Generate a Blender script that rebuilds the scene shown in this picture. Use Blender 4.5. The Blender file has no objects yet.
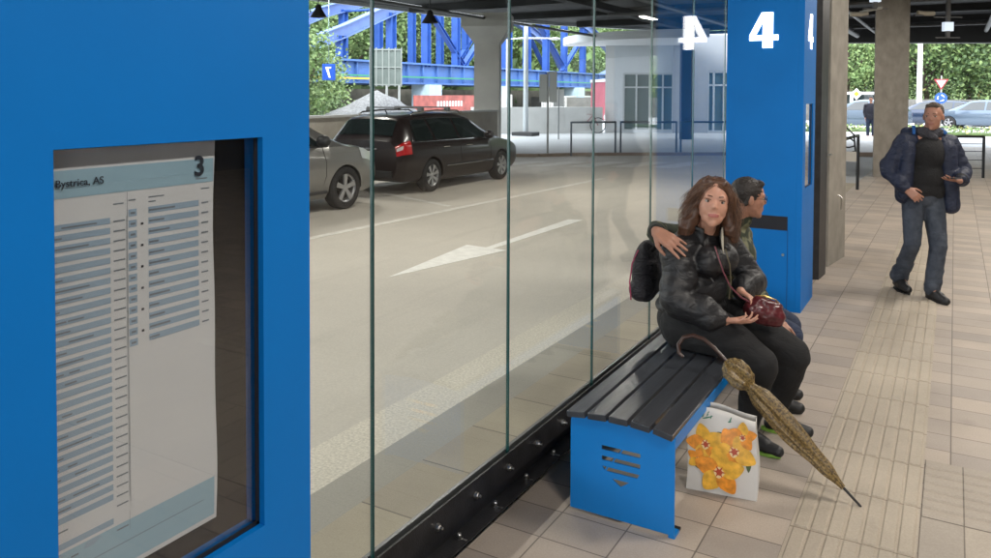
import bpy, bmesh, math, random
from mathutils import Vector, Matrix, noise
V = Vector
R = math.radians
random.seed(4)
SC = bpy.context.scene
COL = SC.collection

# ---------------------------------------------------------------- helpers
def tag(o, label=None, cat=None, group=None, kind=None):
    if label: o['label'] = label
    if cat: o['category'] = cat
    if group: o['group'] = group
    if kind: o['kind'] = kind
    return o
def empty(name, loc=(0, 0, 0), rz=0):
    o = bpy.data.objects.new(name, None); COL.objects.link(o)
    o.location = loc; o.rotation_euler = (0, 0, rz); o.empty_display_size = .1
    return o
def children(o): return [c for c in COL.objects if c.parent == o]
def copy_tree(o, parent=None):
    c = o.copy(); COL.objects.link(c)
    if parent is not None: c.parent = parent
    for ch in children(o): copy_tree(ch, c)
    return c

class MB:
    def __init__(s): s.v = []; s.f = []; s.mi = []
    def add(s, vs, fs, mi=0):
        b = len(s.v); s.v += [tuple(v) for v in vs]
        s.f += [tuple(b + i for i in f) for f in fs]; s.mi += [mi] * len(fs)
        return s
    def box(s, x0, y0, z0, x1, y1, z1, mi=0, M=None):
        vs = [V((x, y, z)) for x in (x0, x1) for y in (y0, y1) for z in (z0, z1)]
        if M is not None: vs = [M @ v for v in vs]
        return s.add(vs, [(0, 1, 3, 2), (4, 6, 7, 5), (0, 4, 5, 1), (2, 3, 7, 6), (0, 2, 6, 4), (1, 5, 7, 3)], mi)
    def prism(s, pts, a, b, axis='z', mi=0, M=None):
        """extrude 2D polygon between a and b along axis"""
        def P(p, h):
            if axis == 'z': q = V((p[0], p[1], h))
            elif axis == 'y': q = V((p[0], h, p[1]))
            else: q = V((h, p[0], p[1]))
            return M @ q if M is not None else q
        n = len(pts)
        vs = [P(p, a) for p in pts] + [P(p, b) for p in pts]
        return s.add(vs, [tuple(range(n))[::-1], tuple(range(n, 2 * n))] + [(i, (i + 1) % n, n + (i + 1) % n, n + i) for i in range(n)], mi)
    def tube(s, pts, rad, n=8, mi=0, cap=True, flat=1.0):
        pts = [V(p) for p in pts]
        if not hasattr(rad, '__len__'): rad = [rad] * len(pts)
        t = (pts[1] - pts[0]).normalized()
        u = t.orthogonal().normalized()
        vs = []
        for i, p in enumerate(pts):
            if i == 0: t = pts[1] - pts[0]
            elif i == len(pts) - 1: t = pts[-1] - pts[-2]
            else: t = pts[i + 1] - pts[i - 1]
            t = t.normalized(); u = (u - t * u.dot(t)).normalized(); w = t.cross(u)
            for k in range(n):
                a = 2 * math.pi * k / n
                vs.append(p + (u * math.cos(a) + w * math.sin(a) * flat) * rad[i])
        fs = []
        for i in range(len(pts) - 1):
            for k in range(n):
                fs.append((i * n + k, i * n + (k + 1) % n, (i + 1) * n + (k + 1) % n, (i + 1) * n + k))
        if cap: fs += [tuple(range(n))[::-1], tuple(range((len(pts) - 1) * n, len(pts) * n))]
        return s.add(vs, fs, mi)
    def lathe(s, prof, n=24, axis='z', mi=0, M=None, close=False):
        """prof list of (r,h)"""
        vs = []
        for r, h in prof:
            for k in range(n):
                a = 2 * math.pi * k / n
                if axis == 'z': q = V((r * math.cos(a), r * math.sin(a), h))
                elif axis == 'x': q = V((h, r * math.cos(a), r * math.sin(a)))
                else: q = V((r * math.cos(a), h, r * math.sin(a)))
                vs.append(M @ q if M is not None else q)
        m = len(prof); fs = []
        for i in range(m if close else m - 1):
            j = (i + 1) % m
            for k in range(n):
                fs.append((i * n + k, i * n + (k + 1) % n, j * n + (k + 1) % n, j * n + k))
        return s.add(vs, fs, mi)
    def ell(s, c, r, M=None, nu=12, nv=8, mi=0):
        vs = []; c = V(c)
        for i in range(nv + 1):
            th = math.pi * i / nv
            for k in range(nu):
                a = 2 * math.pi * k / nu
                q = V((r[0] * math.sin(th) * math.cos(a), r[1] * math.sin(th) * math.sin(a), r[2] * math.cos(th)))
                if M is not None: q = M @ q
                vs.append(c + q)
        fs = [(i * nu + k, (i + 1) * nu + k, (i + 1) * nu + (k + 1) % nu, i * nu + (k + 1) % nu) for i in range(nv) for k in range(nu)]
        return s.add(vs, fs, mi)
    def build(s, name, mat, parent=None, smooth=False, bevel=0, weld=False):
        me = bpy.data.meshes.new(name)
        me.from_pydata(s.v, [], s.f)
        mats = mat if isinstance(mat, (list, tuple)) else [mat]
        for m in mats: me.materials.append(m)
        me.polygons.foreach_set('material_index', s.mi)
        bm = bmesh.new(); bm.from_mesh(me)
        if weld: bmesh.ops.remove_doubles(bm, verts=bm.verts, dist=weld)
        bmesh.ops.recalc_face_normals(bm, faces=bm.faces)
        if bevel:
            ed = [e for e in bm.edges if len(e.link_faces) == 2 and e.calc_face_angle(0) > R(35)]
            bmesh.ops.bevel(bm, geom=ed, offset=bevel, segments=2, affect='EDGES', profile=.6, clamp_overlap=True)
        bm.to_mesh(me); bm.free()
        if smooth:
            me.polygons.foreach_set('use_smooth', [True] * len(me.polygons))
            try: me.set_sharp_from_angle(angle=R(40))
            except Exception: pass
        o = bpy.data.objects.new(name, me); COL.objects.link(o)
        if parent is not None: o.parent = parent
        return o

def evaluated(o):
    bpy.context.view_layer.update()
    dg = bpy.context.evaluated_depsgraph_get()
    return bpy.data.meshes.new_from_object(o.evaluated_get(dg))

def organic(name, prims, vox, mat, parent=None, smooth=4, paint=None, sub=0, push=None):
    """one continuous surface grown over capsules ('c',a,b,ra,rb) and ellipsoids ('e',c,(rx,ry,rz),M)"""
    m = MB()
    for p in prims:
        if p[0] == 'c':
            a, b, ra, rb = V(p[1]), V(p[2]), p[3], p[4]
            m.tube([a, b], [ra, rb], n=14)
            m.ell(a, (ra,) * 3, nu=14, nv=10); m.ell(b, (rb,) * 3, nu=14, nv=10)
        elif p[0] == 'e':
            m.ell(p[1], p[2], p[3] if len(p) > 3 else None, nu=24, nv=16)
    me = bpy.data.meshes.new('tmp'); me.from_pydata(m.v, [], m.f)
    bm = bmesh.new(); bm.from_mesh(me)
    bmesh.ops.remove_doubles(bm, verts=bm.verts, dist=1e-5)
    bmesh.ops.recalc_face_normals(bm, faces=bm.faces); bm.to_mesh(me); bm.free()
    t = bpy.data.objects.new('tmp', me); COL.objects.link(t)
    r = t.modifiers.new('r', 'REMESH'); r.mode = 'VOXEL'; r.voxel_size = vox; r.use_smooth_shade = True
    if smooth:
        k = t.modifiers.new('s', 'SMOOTH'); k.factor = .5; k.iterations = smooth
    out = evaluated(t); bpy.data.objects.remove(t)
    out.name = name
    if push:
        ns = [v.normal.copy() for v in out.vertices]
        for v, n in zip(out.vertices, ns): v.co = v.co + n * push(v.co)
    for mm in (mat if isinstance(mat, (list, tuple)) else [mat]): out.materials.append(mm)
    if paint:
        for pl in out.polygons: pl.material_index = paint(pl.center)
    out.polygons.foreach_set('use_smooth', [True] * len(out.polygons))
    o = bpy.data.objects.new(name, out); COL.objects.link(o)
    if parent is not None: o.parent = parent
    return o

# ---------------------------------------------------------------- materials
MATS = {}
def mat(name, col=(.5, .5, .5), rough=.6, metal=0, emit=None, estr=1, noise_=0, nscale=20, bump=0, bscale=60, spec=.5, alpha=1, coat=0, ndet=4, stretch=None, trans=0, col2=None):
    if name in MATS: return MATS[name]
    m = bpy.data.materials.new(name); m.use_nodes = True
    nt = m.node_tree; b = nt.nodes['Principled BSDF']; L = nt.links.new
    b.inputs['Base Color'].default_value = (*col, 1)
    b.inputs['Roughness'].default_value = rough
    b.inputs['Metallic'].default_value = metal
    b.inputs['Specular IOR Level'].default_value = spec
    if coat: b.inputs['Coat Weight'].default_value = coat; b.inputs['Coat Roughness'].default_value = .08
    if trans: b.inputs['Transmission Weight'].default_value = trans
    if emit:
        b.inputs['Emission Color'].default_value = (*emit, 1); b.inputs['Emission Strength'].default_value = estr
    src = None
    if noise_ or bump:
        tc = nt.nodes.new('ShaderNodeTexCoord'); src = tc.outputs['Object']
        if stretch:
            mp = nt.nodes.new('ShaderNodeMapping'); mp.inputs['Scale'].default_value = stretch
            L(src, mp.inputs[0]); src = mp.outputs[0]
    if noise_:
        n = nt.nodes.new('ShaderNodeTexNoise'); n.inputs['Scale'].default_value = nscale; n.inputs['Detail'].default_value = ndet
        L(src, n.inputs['Vector'])
        cr = nt.nodes.new('ShaderNodeMix'); cr.data_type = 'RGBA'
        c2 = col2 or tuple(min(1, c * (1 + noise_)) for c in col); c1 = tuple(c * (1 - noise_) for c in col) if not col2 else col
        cr.inputs[6].default_value = (*c1, 1); cr.inputs[7].default_value = (*c2, 1)
        mr = nt.nodes.new('ShaderNodeMapRange'); mr.inputs['From Min'].default_value = .3; mr.inputs['From Max'].default_value = .7
        L(n.outputs['Fac'], mr.inputs[0]); L(mr.outputs[0], cr.inputs[0]); L(cr.outputs[2], b.inputs['Base Color'])
    if bump:
        n2 = nt.nodes.new('ShaderNodeTexNoise'); n2.inputs['Scale'].default_value = bscale; n2.inputs['Detail'].default_value = 4
        L(src, n2.inputs['Vector'])
        bp = nt.nodes.new('ShaderNodeBump'); bp.inputs['Strength'].default_value = bump; bp.inputs['Distance'].default_value = .01
        L(n2.outputs['Fac'], bp.inputs['Height']); L(bp.outputs[0], b.inputs['Normal'])
    MATS[name] = m
    return m

BLUE = mat('blue_powdercoat', (.0, .15, .50), .5, noise_=.05, nscale=2.2, bump=.05, bscale=900, spec=.2)
BLUE_B = mat('blue_bench_paint', (.0, .185, .56), .38, bump=.04, bscale=900)
DARK = mat('dark_steel', (.018, .018, .02), .45, metal=.3, noise_=.35, nscale=14, bump=.12, bscale=120)
BLACK = mat('black_satin', (.008, .008, .009), .5)
RUBBER = mat('rubber', (.012, .012, .013), .8, bump=.2, bscale=80)
STEEL = mat('bolt_steel', (.55, .54, .52), .28, metal=1)
WHITE = mat('white_paint', (.75, .75, .74), .5)
CONC = mat('column_concrete', (.27, .25, .215), .85, noise_=.16, nscale=5, bump=.25, bscale=60)
CONC2 = mat('wall_concrete', (.42, .40, .36), .85, noise_=.12, nscale=1.2, bump=.2, bscale=30)
CEIL = mat('ceiling_dark', (.022, .021, .021), .8, noise_=.3, nscale=2)
FASC = mat('fascia_grey', (.42, .43, .44), .5)
PIPE = mat('duct_grey', (.10, .10, .10), .5)
SKIN = mat('skin', (.52, .27, .19), .5, noise_=.07, nscale=30, bump=.05, bscale=120)
SKIN.node_tree.nodes['Principled BSDF'].inputs['Subsurface Weight'].default_value = .12
SKIN.node_tree.nodes['Principled BSDF'].inputs['Subsurface Radius'].default_value = (.01, .004, .002)
SKIN_M = mat('skin_tanned', (.37, .18, .12), .5, noise_=.08, nscale=30, bump=.05, bscale=120)
LIP = mat('lip', (.40, .12, .10), .4)
BROW = mat('brow_hair', (.09, .05, .035), .8)
EYEW = mat('eye_white', (.36, .33, .30), .25)
IRIS = mat('iris', (.05, .035, .025), .15)

def mixglass(name, tint, fac, rough=.0, ior=1.5, gcol=(1, 1, 1)):
    m = bpy.data.materials.new(name); m.use_nodes = True
    nt = m.node_tree; nt.nodes.clear(); L = nt.links.new
    o = nt.nodes.new('ShaderNodeOutputMaterial'); mx = nt.nodes.new('ShaderNodeMixShader')
    t = nt.nodes.new('ShaderNodeBsdfTransparent'); t.inputs[0].default_value = (*tint, 1)
    g = nt.nodes.new('ShaderNodeBsdfGlossy'); g.inputs[0].default_value = (*gcol, 1); g.inputs['Roughness'].default_value = rough
    lw = nt.nodes.new('ShaderNodeLayerWeight'); lw.inputs['Blend'].default_value = .5
    pw = nt.nodes.new('ShaderNodeMath'); pw.operation = 'POWER'; pw.inputs[1].default_value = 5
    fr = nt.nodes.new('ShaderNodeMath'); fr.operation = 'MULTIPLY_ADD'; fr.inputs[1].default_value = .92; fr.inputs[2].default_value = .045
    L(lw.outputs['Facing'], pw.inputs[0]); L(pw.outputs[0], fr.inputs[0])
    mu = nt.nodes.new('ShaderNodeMath'); mu.operation = 'MULTIPLY'; mu.inputs[1].default_value = fac; mu.use_clamp = True
    L(fr.outputs[0], mu.inputs[0]); L(mu.outputs[0], mx.inputs[0]); L(t.outputs[0], mx.inputs[1]); L(g.outputs[0], mx.inputs[2]); L(mx.outputs[0], o.inputs[0])
    return m
GLASS = mixglass('clear_glass', (.97, .99, .985), .70)
DGLASS = mixglass('display_glass', (.88, .88, .88), 1.5)
CARGLASS = mat('car_glass', (.012, .018, .018), .04, spec=.9, coat=.5)
GEDGE = mat('glass_edge', (.02, .09, .085), .25, spec=.8)

def brick_mat(name, c1, c2, mortar, bw, bh, ms, rough=.7, loc=(0, 0, 0), dirt=.25, offset=0, bump=.2, rot=0, spec=.4):
    m = bpy.data.materials.new(name); m.use_nodes = True
    nt = m.node_tree; b = nt.nodes['Principled BSDF']; L = nt.links.new
    tc = nt.nodes.new('ShaderNodeTexCoord'); mp = nt.nodes.new('ShaderNodeMapping')
    mp.inputs['Location'].default_value = loc; mp.inputs['Rotation'].default_value = (0, 0, rot)
    L(tc.outputs['Object'], mp.inputs[0])
    br = nt.nodes.new('ShaderNodeTexBrick'); br.offset = offset; br.squash = 1
    br.inputs['Color1'].default_value = (*c1, 1); br.inputs['Color2'].default_value = (*c2, 1); br.inputs['Mortar'].default_value = (*mortar, 1)
    br.inputs['Scale'].default_value = 1; br.inputs['Mortar Size'].default_value = ms; br.inputs['Mortar Smooth'].default_value = .3
    br.inputs['Brick Width'].default_value = bw; br.inputs['Row Height'].default_value = bh; br.inputs['Bias'].default_value = 0
    L(mp.outputs[0], br.inputs['Vector'])
    n = nt.nodes.new('ShaderNodeTexNoise'); n.inputs['Scale'].default_value = 1.7; n.inputs['Detail'].default_value = 8; n.inputs['Roughness'].default_value = .65
    L(tc.outputs['Object'], n.inputs['Vector'])
    n3 = nt.nodes.new('ShaderNodeTexNoise'); n3.inputs['Scale'].default_value = 140; n3.inputs['Detail'].default_value = 3
    L(tc.outputs['Object'], n3.inputs['Vector'])
    mr = nt.nodes.new('ShaderNodeMapRange'); mr.inputs[1].default_value = .3; mr.inputs[2].default_value = .7; mr.inputs[3].default_value = 1 - dirt; mr.inputs[4].default_value = 1 + dirt * .4
    L(n.outputs['Fac'], mr.inputs[0])
    mr3 = nt.nodes.new('ShaderNodeMapRange'); mr3.inputs[1].default_value = .3; mr3.inputs[2].default_value = .7; mr3.inputs[3].default_value = .92; mr3.inputs[4].default_value = 1.08
    L(n3.outputs['Fac'], mr3.inputs[0])
    mm = nt.nodes.new('ShaderNodeMath'); mm.operation = 'MULTIPLY'; L(mr.outputs[0], mm.inputs[0]); L(mr3.outputs[0], mm.inputs[1])
    mx = nt.nodes.new('ShaderNodeMix'); mx.data_type = 'RGBA'; mx.blend_type = 'MULTIPLY'; mx.inputs[0].default_value = 1
    L(br.outputs['Color'], mx.inputs[6]); L(mm.outputs[0], mx.inputs[7]); L(mx.outputs[2], b.inputs['Base Color'])
    b.inputs['Roughness'].default_value = rough; b.inputs['Specular IOR Level'].default_value = spec
    bp = nt.nodes.new('ShaderNodeBump'); bp.inputs['Strength'].default_value = bump; bp.inputs['Distance'].default_value = .004
    inv = nt.nodes.new('ShaderNodeMath'); inv.operation = 'SUBTRACT'; inv.inputs[0].default_value = 1; L(br.outputs['Fac'], inv.inputs[1])
    ad = nt.nodes.new('ShaderNodeMath'); ad.operation = 'MULTIPLY_ADD'; ad.inputs[1].default_value = .25; L(n3.outputs['Fac'], ad.inputs[0]); L(inv.outputs[0], ad.inputs[2])
    L(ad.outputs[0], bp.inputs['Height']); L(bp.outputs[0], b.inputs['Normal'])
    return m

PAVE = brick_mat('platform_tiles', (.455, .385, .32), (.345, .30, .262), (.16, .135, .115), .28, .21, .0035, rough=.55, loc=(.545, -.02 , 0), dirt=.16)
PAVE_OUT = brick_mat('kerb_tiles', (.42, .37, .28), (.34, .30, .24), (.16, .14, .12), .31, .45, .005, rough=.7, loc=(.02, .1, 0), dirt=.15)
TACT = brick_mat('tactile_concrete', (.45, .39, .31), (.41, .355, .285), (.20, .16, .12), .60, .42, .004, rough=.6, loc=(.60, -.40, 0), dirt=.15)

def ground_mat(name, col, dirt, sc, rough=.8, speck=0, sc2=.25, amp2=.12):
    m = bpy.data.materials.new(name); m.use_nodes = True
    nt = m.node_tree; b = nt.nodes['Principled BSDF']; L = nt.links.new
    tc = nt.nodes.new('ShaderNodeTexCoord')
    n = nt.nodes.new('ShaderNodeTexNoise'); n.inputs['Scale'].default_value = sc2; n.inputs['Detail'].default_value = 9; n.inputs['Roughness'].default_value = .6
    n2 = nt.nodes.new('ShaderNodeTexNoise'); n2.inputs['Scale'].default_value = sc; n2.inputs['Detail'].default_value = 5
    for q in (n, n2): L(tc.outputs['Object'], q.inputs['Vector'])
    a = nt.nodes.new('ShaderNodeMapRange'); a.inputs[1].default_value = .3; a.inputs[2].default_value = .7; a.inputs[3].default_value = 1 - amp2; a.inputs[4].default_value = 1 + amp2
    c = nt.nodes.new('ShaderNodeMapRange'); c.inputs[1].default_value = .3; c.inputs[2].default_value = .7; c.inputs[3].default_value = 1 - dirt; c.inputs[4].default_value = 1 + dirt
    L(n.outputs['Fac'], a.inputs[0]); L(n2.outputs['Fac'], c.inputs[0])
    mm = nt.nodes.new('ShaderNodeMath'); mm.operation = 'MULTIPLY'; L(a.outputs[0], mm.inputs[0]); L(c.outputs[0], mm.inputs[1])
    mx = nt.nodes.new('ShaderNodeMix'); mx.data_type = 'RGBA'; mx.blend_type = 'MULTIPLY'; mx.inputs[0].default_value = 1
    mx.inputs[6].default_value = (*col, 1); L(mm.outputs[0], mx.inputs[7]); L(mx.outputs[2], b.inputs['Base Color'])
    b.inputs['Roughness'].default_value = rough
    bp = nt.nodes.new('ShaderNodeBump'); bp.inputs['Strength'].default_value = .3; bp.inputs['Distance'].default_value = .005
    L(n2.outputs['Fac'], bp.inputs['Height']); L(bp.outputs[0], b.inputs['Normal'])
    return m
ROAD = ground_mat('road_concrete', (.53, .495, .435), .07, 60, .72, sc2=.5, amp2=.09)
def add_streaks(m, sx, sy, lo, amt):
    nt = m.node_tree; b = nt.nodes['Principled BSDF']; L = nt.links.new
    src = b.inputs['Base Color'].links[0].from_socket
    tc = nt.nodes.new('ShaderNodeTexCoord'); mp = nt.nodes.new('ShaderNodeMapping'); mp.inputs['Scale'].default_value = (sx, sy, 1)
    n = nt.nodes.new('ShaderNodeTexNoise'); n.inputs['Scale'].default_value = 1; n.inputs['Detail'].default_value = 6; n.inputs['Roughness'].default_value = .7
    mr = nt.nodes.new('ShaderNodeMapRange'); mr.inputs[1].default_value = lo; mr.inputs[2].default_value = lo + .12; mr.inputs[3].default_value = 1; mr.inputs[4].default_value = 1 - amt
    mx = nt.nodes.new('ShaderNodeMix'); mx.data_type = 'RGBA'; mx.blend_type = 'MULTIPLY'; mx.inputs[0].default_value = 1
    L(tc.outputs['Object'], mp.inputs[0]); L(mp.outputs[0], n.inputs['Vector']); L(n.outputs['Fac'], mr.inputs[0]); L(src, mx.inputs[6]); L(mr.outputs[0], mx.inputs[7]); L(mx.outputs[2], b.inputs['Base Color'])
add_streaks(ROAD, 1.6, .16, .54, .09); add_streaks(ROAD, 3.0, 2.2, .64, .18); add_streaks(PAVE, 2.2, 1.6, .60, .14); add_streaks(PAVE, 14, 12, .66, .22); add_streaks(TACT, 9, 7, .62, .16)
ASPH = ground_mat('yard_asphalt', (.46, .475, .48), .08, 40, .85)
SPECK = ground_mat('exposed_aggregate', (.60, .56, .48), .22, 70, .8)
BAND = ground_mat('grey_band', (.33, .315, .275), .06, 80, .75)
GRASSM = ground_mat('grass_ground', (.07, .11, .035), .3, 4, .95, amp2=.3)
GRAVEL = ground_mat('gravel', (.20, .20, .205), .4, 12, .95)
def paint_mat(name, col, th=.42):
    m = mat(name, col, .7, noise_=.1, nscale=8); return m
LINE = paint_mat('worn_line_paint', (.66, .64, .59))
ARROWP = paint_mat('arrow_paint', (.80, .79, .75))

# ---------------------------------------------------------------- world, sun, camera
w = bpy.data.worlds.new("World"); SC.world = w; w.use_nodes = True
nt = w.node_tree; bg = nt.nodes['Background']
sky = nt.nodes.new('ShaderNodeTexSky'); sky.sky_type = 'NISHITA'; sky.sun_disc = False
sky.sun_elevation = R(42); sky.sun_rotation = R(150); sky.air_density = 1.2; sky.dust_density = 3.0
mixc = nt.nodes.new('ShaderNodeMix'); mixc.data_type = 'RGBA'; mixc.inputs[0].default_value = .6; mixc.inputs[7].default_value = (19, 19.8, 21, 1)   # cloud veil
nt.links.new(sky.outputs[0], mixc.inputs[6]); nt.links.new(mixc.outputs[2], bg.inputs[0]); bg.inputs[1].default_value = .15
sl = bpy.data.lights.new('sun', 'SUN'); sl.energy = 1.5; sl.angle = R(14); sl.color = (1, .97, .92)
so = bpy.data.objects.new('sun', sl); COL.objects.link(so)
# sky sun_rotation 150 deg: sun stands towards +X,-Y
az = R(150); el = R(42)
sd = V((math.sin(az) * math.cos(el), math.cos(az) * math.cos(el), math.sin(el)))
so.rotation_euler = sd.to_track_quat('Z', 'Y').to_euler()

cam = bpy.data.cameras.new('camera'); co = bpy.data.objects.new('camera', cam); COL.objects.link(co); SC.camera = co
F_ = 792.; cam.sensor_width = 36; cam.lens = 36 * F_ / 991
cam.clip_end = 2000; cam.clip_start = .05
yw, pt, rl = R(30.1), R(1.75), R(.22)
Fw = V((-math.sin(yw) * math.cos(pt), math.cos(yw) * math.cos(pt), -math.sin(pt)))
Rt = V((math.cos(yw), math.sin(yw), 0)); Up = Rt.cross(Fw)
R2 = Rt * math.cos(rl) + Up * math.sin(rl); U2 = -Rt * math.sin(rl) + Up * math.cos(rl)
Mc = Matrix((R2, U2, -Fw)).transposed().to_4x4(); Mc.translation = V((0, 0, 1.75))
co.matrix_world = Mc
cyp = 93 + F_ * math.tan(pt)
cam.shift_y = -(279 - cyp) / 991
SC.view_settings.view_transform = 'Standard'; SC.view_settings.look = 'None'
SC.view_settings.exposure = 1.38; SC.view_settings.gamma = 1
SC.view_settings.use_curve_mapping = False
SC.cycles.max_bounces = 10; SC.cycles.transparent_max_bounces = 24; SC.cycles.glossy_bounces = 4
SC.cycles.use_denoising = True
SC.cycles.sample_clamp_indirect = 6
SC.cycles.caustics_reflective = False; SC.cycles.caustics_refractive = False

# ---------------------------------------------------------------- ground
def struct(m, name, mt, **k):
    o = m.build(name, mt, **k); o['kind'] = 'structure'; return o
struct(MB().box(-400, -300, -.4, 400, 500, -.10), 'ground', GRASSM)
struct(MB().box(-60, -40, -.2, 60, 75, -.040), 'yard', ASPH)
struct(MB().box(-12.0, -14, -.1, -2.70, 26.0, -.004), 'road', ROAD)
struct(MB().box(-2.70, -14, -.1, -2.39, 17.0, -.001), 'kerb_stone', SPECK)
struct(MB().box(-2.39, -14, -.1, -2.16, 17.0, 0.0), 'grey_band', BAND)
struct(MB().box(-2.16, -14, -.1, -1.64, 17.0, 0.001), 'kerb_paving', PAVE_OUT)
pf = MB()
pf.box(-1.64, -14, -.12, -.547, 31.0, 0.0); pf.box(-.093, -14, -.12, 12, 31.0, 0.0)
struct(pf, 'pavement', PAVE)
# tactile strip with real ribs
ts = MB(); ts.box(-.547, -14, -.12, -.093, 20.5, -.001)
y = -1.92 + .42 * .0
y = .40 - .42 * 6
while y < 19.8:
    for k in range(7):
        x = -.547 + .012 + k * .0625
        x0, x1 = x + .006, x + .050
        ts.add([(x, y + .006, -.001), (x + .056, y + .006, -.001), (x + .056, y + .414, -.001), (x, y + .414, -.001),
                (x0, y + .012, .0045), (x1, y + .012, .0045), (x1, y + .408, .0045), (x0, y + .408, .0045)],
               [(4, 5, 6, 7), (0, 1, 5, 4), (1, 2, 6, 5), (2, 3, 7, 6), (3, 0, 4, 7)])
    y += .42
struct(ts, 'tactile_strip', TACT)
# cross-ribbed guidance tiles to the right of the strip
tp = MB(); tp.box(-.090, 2.44, -.02, 2.4, 4.27, .0035)
for k in range(7):
    yy = 3.68 + k * .083
    tp.add([(-.086, yy, .0035), (2.4, yy, .0035), (2.4, yy + .056, .0035), (-.086, yy + .056, .0035),
            (-.086, yy + .010, .011), (2.4, yy + .010, .011), (2.4, yy + .046, .011), (-.086, yy + .046, .011)],
           [(4, 5, 6, 7), (0, 1, 5, 4), (1, 2, 6, 5), (2, 3, 7, 6), (3, 0, 4, 7)])
struct(tp, 'guidance_paving', brick_mat('guidance_tiles', (.42, .365, .30), (.36, .315, .265), (.16, .135, .11), .155, .62, .003, rough=.6, loc=(.09 , -.58, 0), dirt=.15))

# painted marks on the road (thin sheets above it)
def strip(name, pts, z=.0, lab=None, cat=None):
    m = MB().prism(pts, z - .004, z)
    return tag(m.build(name, ARROWP if 'arrow' in name else LINE), lab, cat, kind='structure')
def seg(x0, y0, x1, y1, wd):
    d = V((x1 - x0, y1 - y0)).normalized(); n = V((-d.y, d.x)) * wd / 2
    return [(x0 + n.x, y0 + n.y), (x1 + n.x, y1 + n.y), (x1 - n.x, y1 - n.y), (x0 - n.x, y0 - n.y)]
strip('lane_line', seg(-6.8, 4.5, -6.25, 15.2, .12))
strip('bay_line', seg(-6.72, 10.2, -8.6, 10.95, .10))
strip('bay_line', seg(-6.95, 5.0, -9.2, 5.9, .10))
strip('road_arrow', [(-4.62, 5.95), (-4.84, 7.70), (-4.57, 7.68), (-4.62, 10.0), (-4.42, 10.05), (-4.47, 7.67), (-4.29, 7.66)][::-1])
for k in range(5):
    strip('crossing_bar', [(-9.8 + k * .9, 16.4 + k * .45), (-9.3 + k * .9, 16.5 + k * .45), (-9.0 + k * .9, 18.2 + k * .5), (-9.5 + k * .9, 18.1 + k * .5)])
# far sidewalk island with kerb
isl = [(-10.9, 19.0), (-10.0, 19.6), (-9.3, 20.5), (-8.6, 21.0), (-6.6, 22.4), (-4.5, 23.8), (-1.75, 25.6), (-1.75, 29.5), (-2.2, 40), (-17.5, 40), (-17.5, 24.5), (-13.4, 22.4)]
struct(MB().prism(isl, -.09, .02), 'sidewalk', ground_mat('sidewalk_slabs', (.52, .525, .52), .06, 30, .7))
kb = MB()
for a, b in zip(isl[0:6], isl[1:7]):
    d = (V(b) - V(a)).normalized(); n = V((d.y, -d.x)) * .16
    kb.prism([a, b, (b[0] + n.x, b[1] + n.y), (a[0] + n.x, a[1] + n.y)], -.08, .075)
struct(kb, 'kerb', mat('kerb_brown', (.26, .21, .17), .8, noise_=.15, nscale=4))
struct(MB().prism([(-11.9, 40.2), (14, 40.2), (14, 41.9), (-11.9, 41.9)], -.05, .06), 'verge', GRASSM)

# hills
def hill(name, cx, cy, rx, ry, h, mt):
    m = MB(); nx, ny = 40, 26; vs = []
    for j in range(ny + 1):
        for i in range(nx + 1):
            u, v = i / nx * 2 - 1, j / ny * 2 - 1
            x, y = cx + u * rx, cy + v * ry
            f = max(0, 1 - abs(u) ** 2.5) * max(0, 1 - abs(v) ** 2)
            vs.append((x, y, h * f * (.82 + .3 * noise.noise(V((x * .03, y * .03, 2)))) - .3))
    fs = [(j * (nx + 1) + i, j * (nx + 1) + i + 1, (j + 1) * (nx + 1) + i + 1, (j + 1) * (nx + 1) + i) for j in range(ny) for i in range(nx)]
    o = m.add(vs, fs).build(name, mt, smooth=True); o['kind'] = 'structure'; return vs
HM = ground_mat('hill_meadow', (.10, .15, .055), .12, .5, .95, sc2=.04, amp2=.4)
hv = hill('hill', -110, 130, 75, 90, 34, HM)
hv2 = hill('hill', 10, 180, 90, 60, 24, HM)

# ---------------------------------------------------------------- foliage
LEAF = [None] * 5
lc = [(.085, .15, .045), (.12, .19, .06), (.055, .10, .035), (.17, .24, .085), (.30, .28, .10)]
for i, c in enumerate(lc):
    LEAF[i] = mat('leaf_%d' % i, c, .6, noise_=.2, nscale=1.5)
    b = LEAF[i].node_tree.nodes['Principled BSDF']
    b.inputs['Transmission Weight'].default_value = .0
BARK = mat('bark', (.10, .08, .06), .9, noise_=.3, nscale=6, bump=.5, bscale=20)
def leaf_quads(m, c, n, spread, size, rnd, mis):
    for _ in range(n):
        p = c + V((rnd.gauss(0, 1), rnd.gauss(0, 1), rnd.gauss(0, .8))) * spread
        a = V((rnd.uniform(-1, 1), rnd.uniform(-1, 1), rnd.uniform(-1, 1))).normalized()
        b = a.orthogonal().normalized(); s = size * rnd.uniform(.5, 1.3)
        m.add([p - a * s, p - b * s * .6, p + a * s, p + b * s * .6], [(0, 1, 2, 3)], rnd.choice(mis))
def make_crown(seed, rx, rz, z0, nclump, nleaf, size, mis):
    rnd = random.Random(seed); m = MB()
    for i in range(nclump):
        th = rnd.uniform(0, 2 * math.pi); ph = math.acos(rnd.uniform(-.85, 1)); rr = rnd.uniform(.45, 1.0) ** .6
        c = V((math.cos(th) * math.sin(ph) * rx * rr, math.sin(th) * math.sin(ph) * rx * rr, z0 + rz * (1 + math.cos(ph) * rr)))
        mi = rnd.choice(mis)
        leaf_quads(m, c, nleaf, rx * .17 * rnd.uniform(.6, 1.3), size, rnd, [mi, mi, rnd.choice(mis)])
    return m
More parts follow.
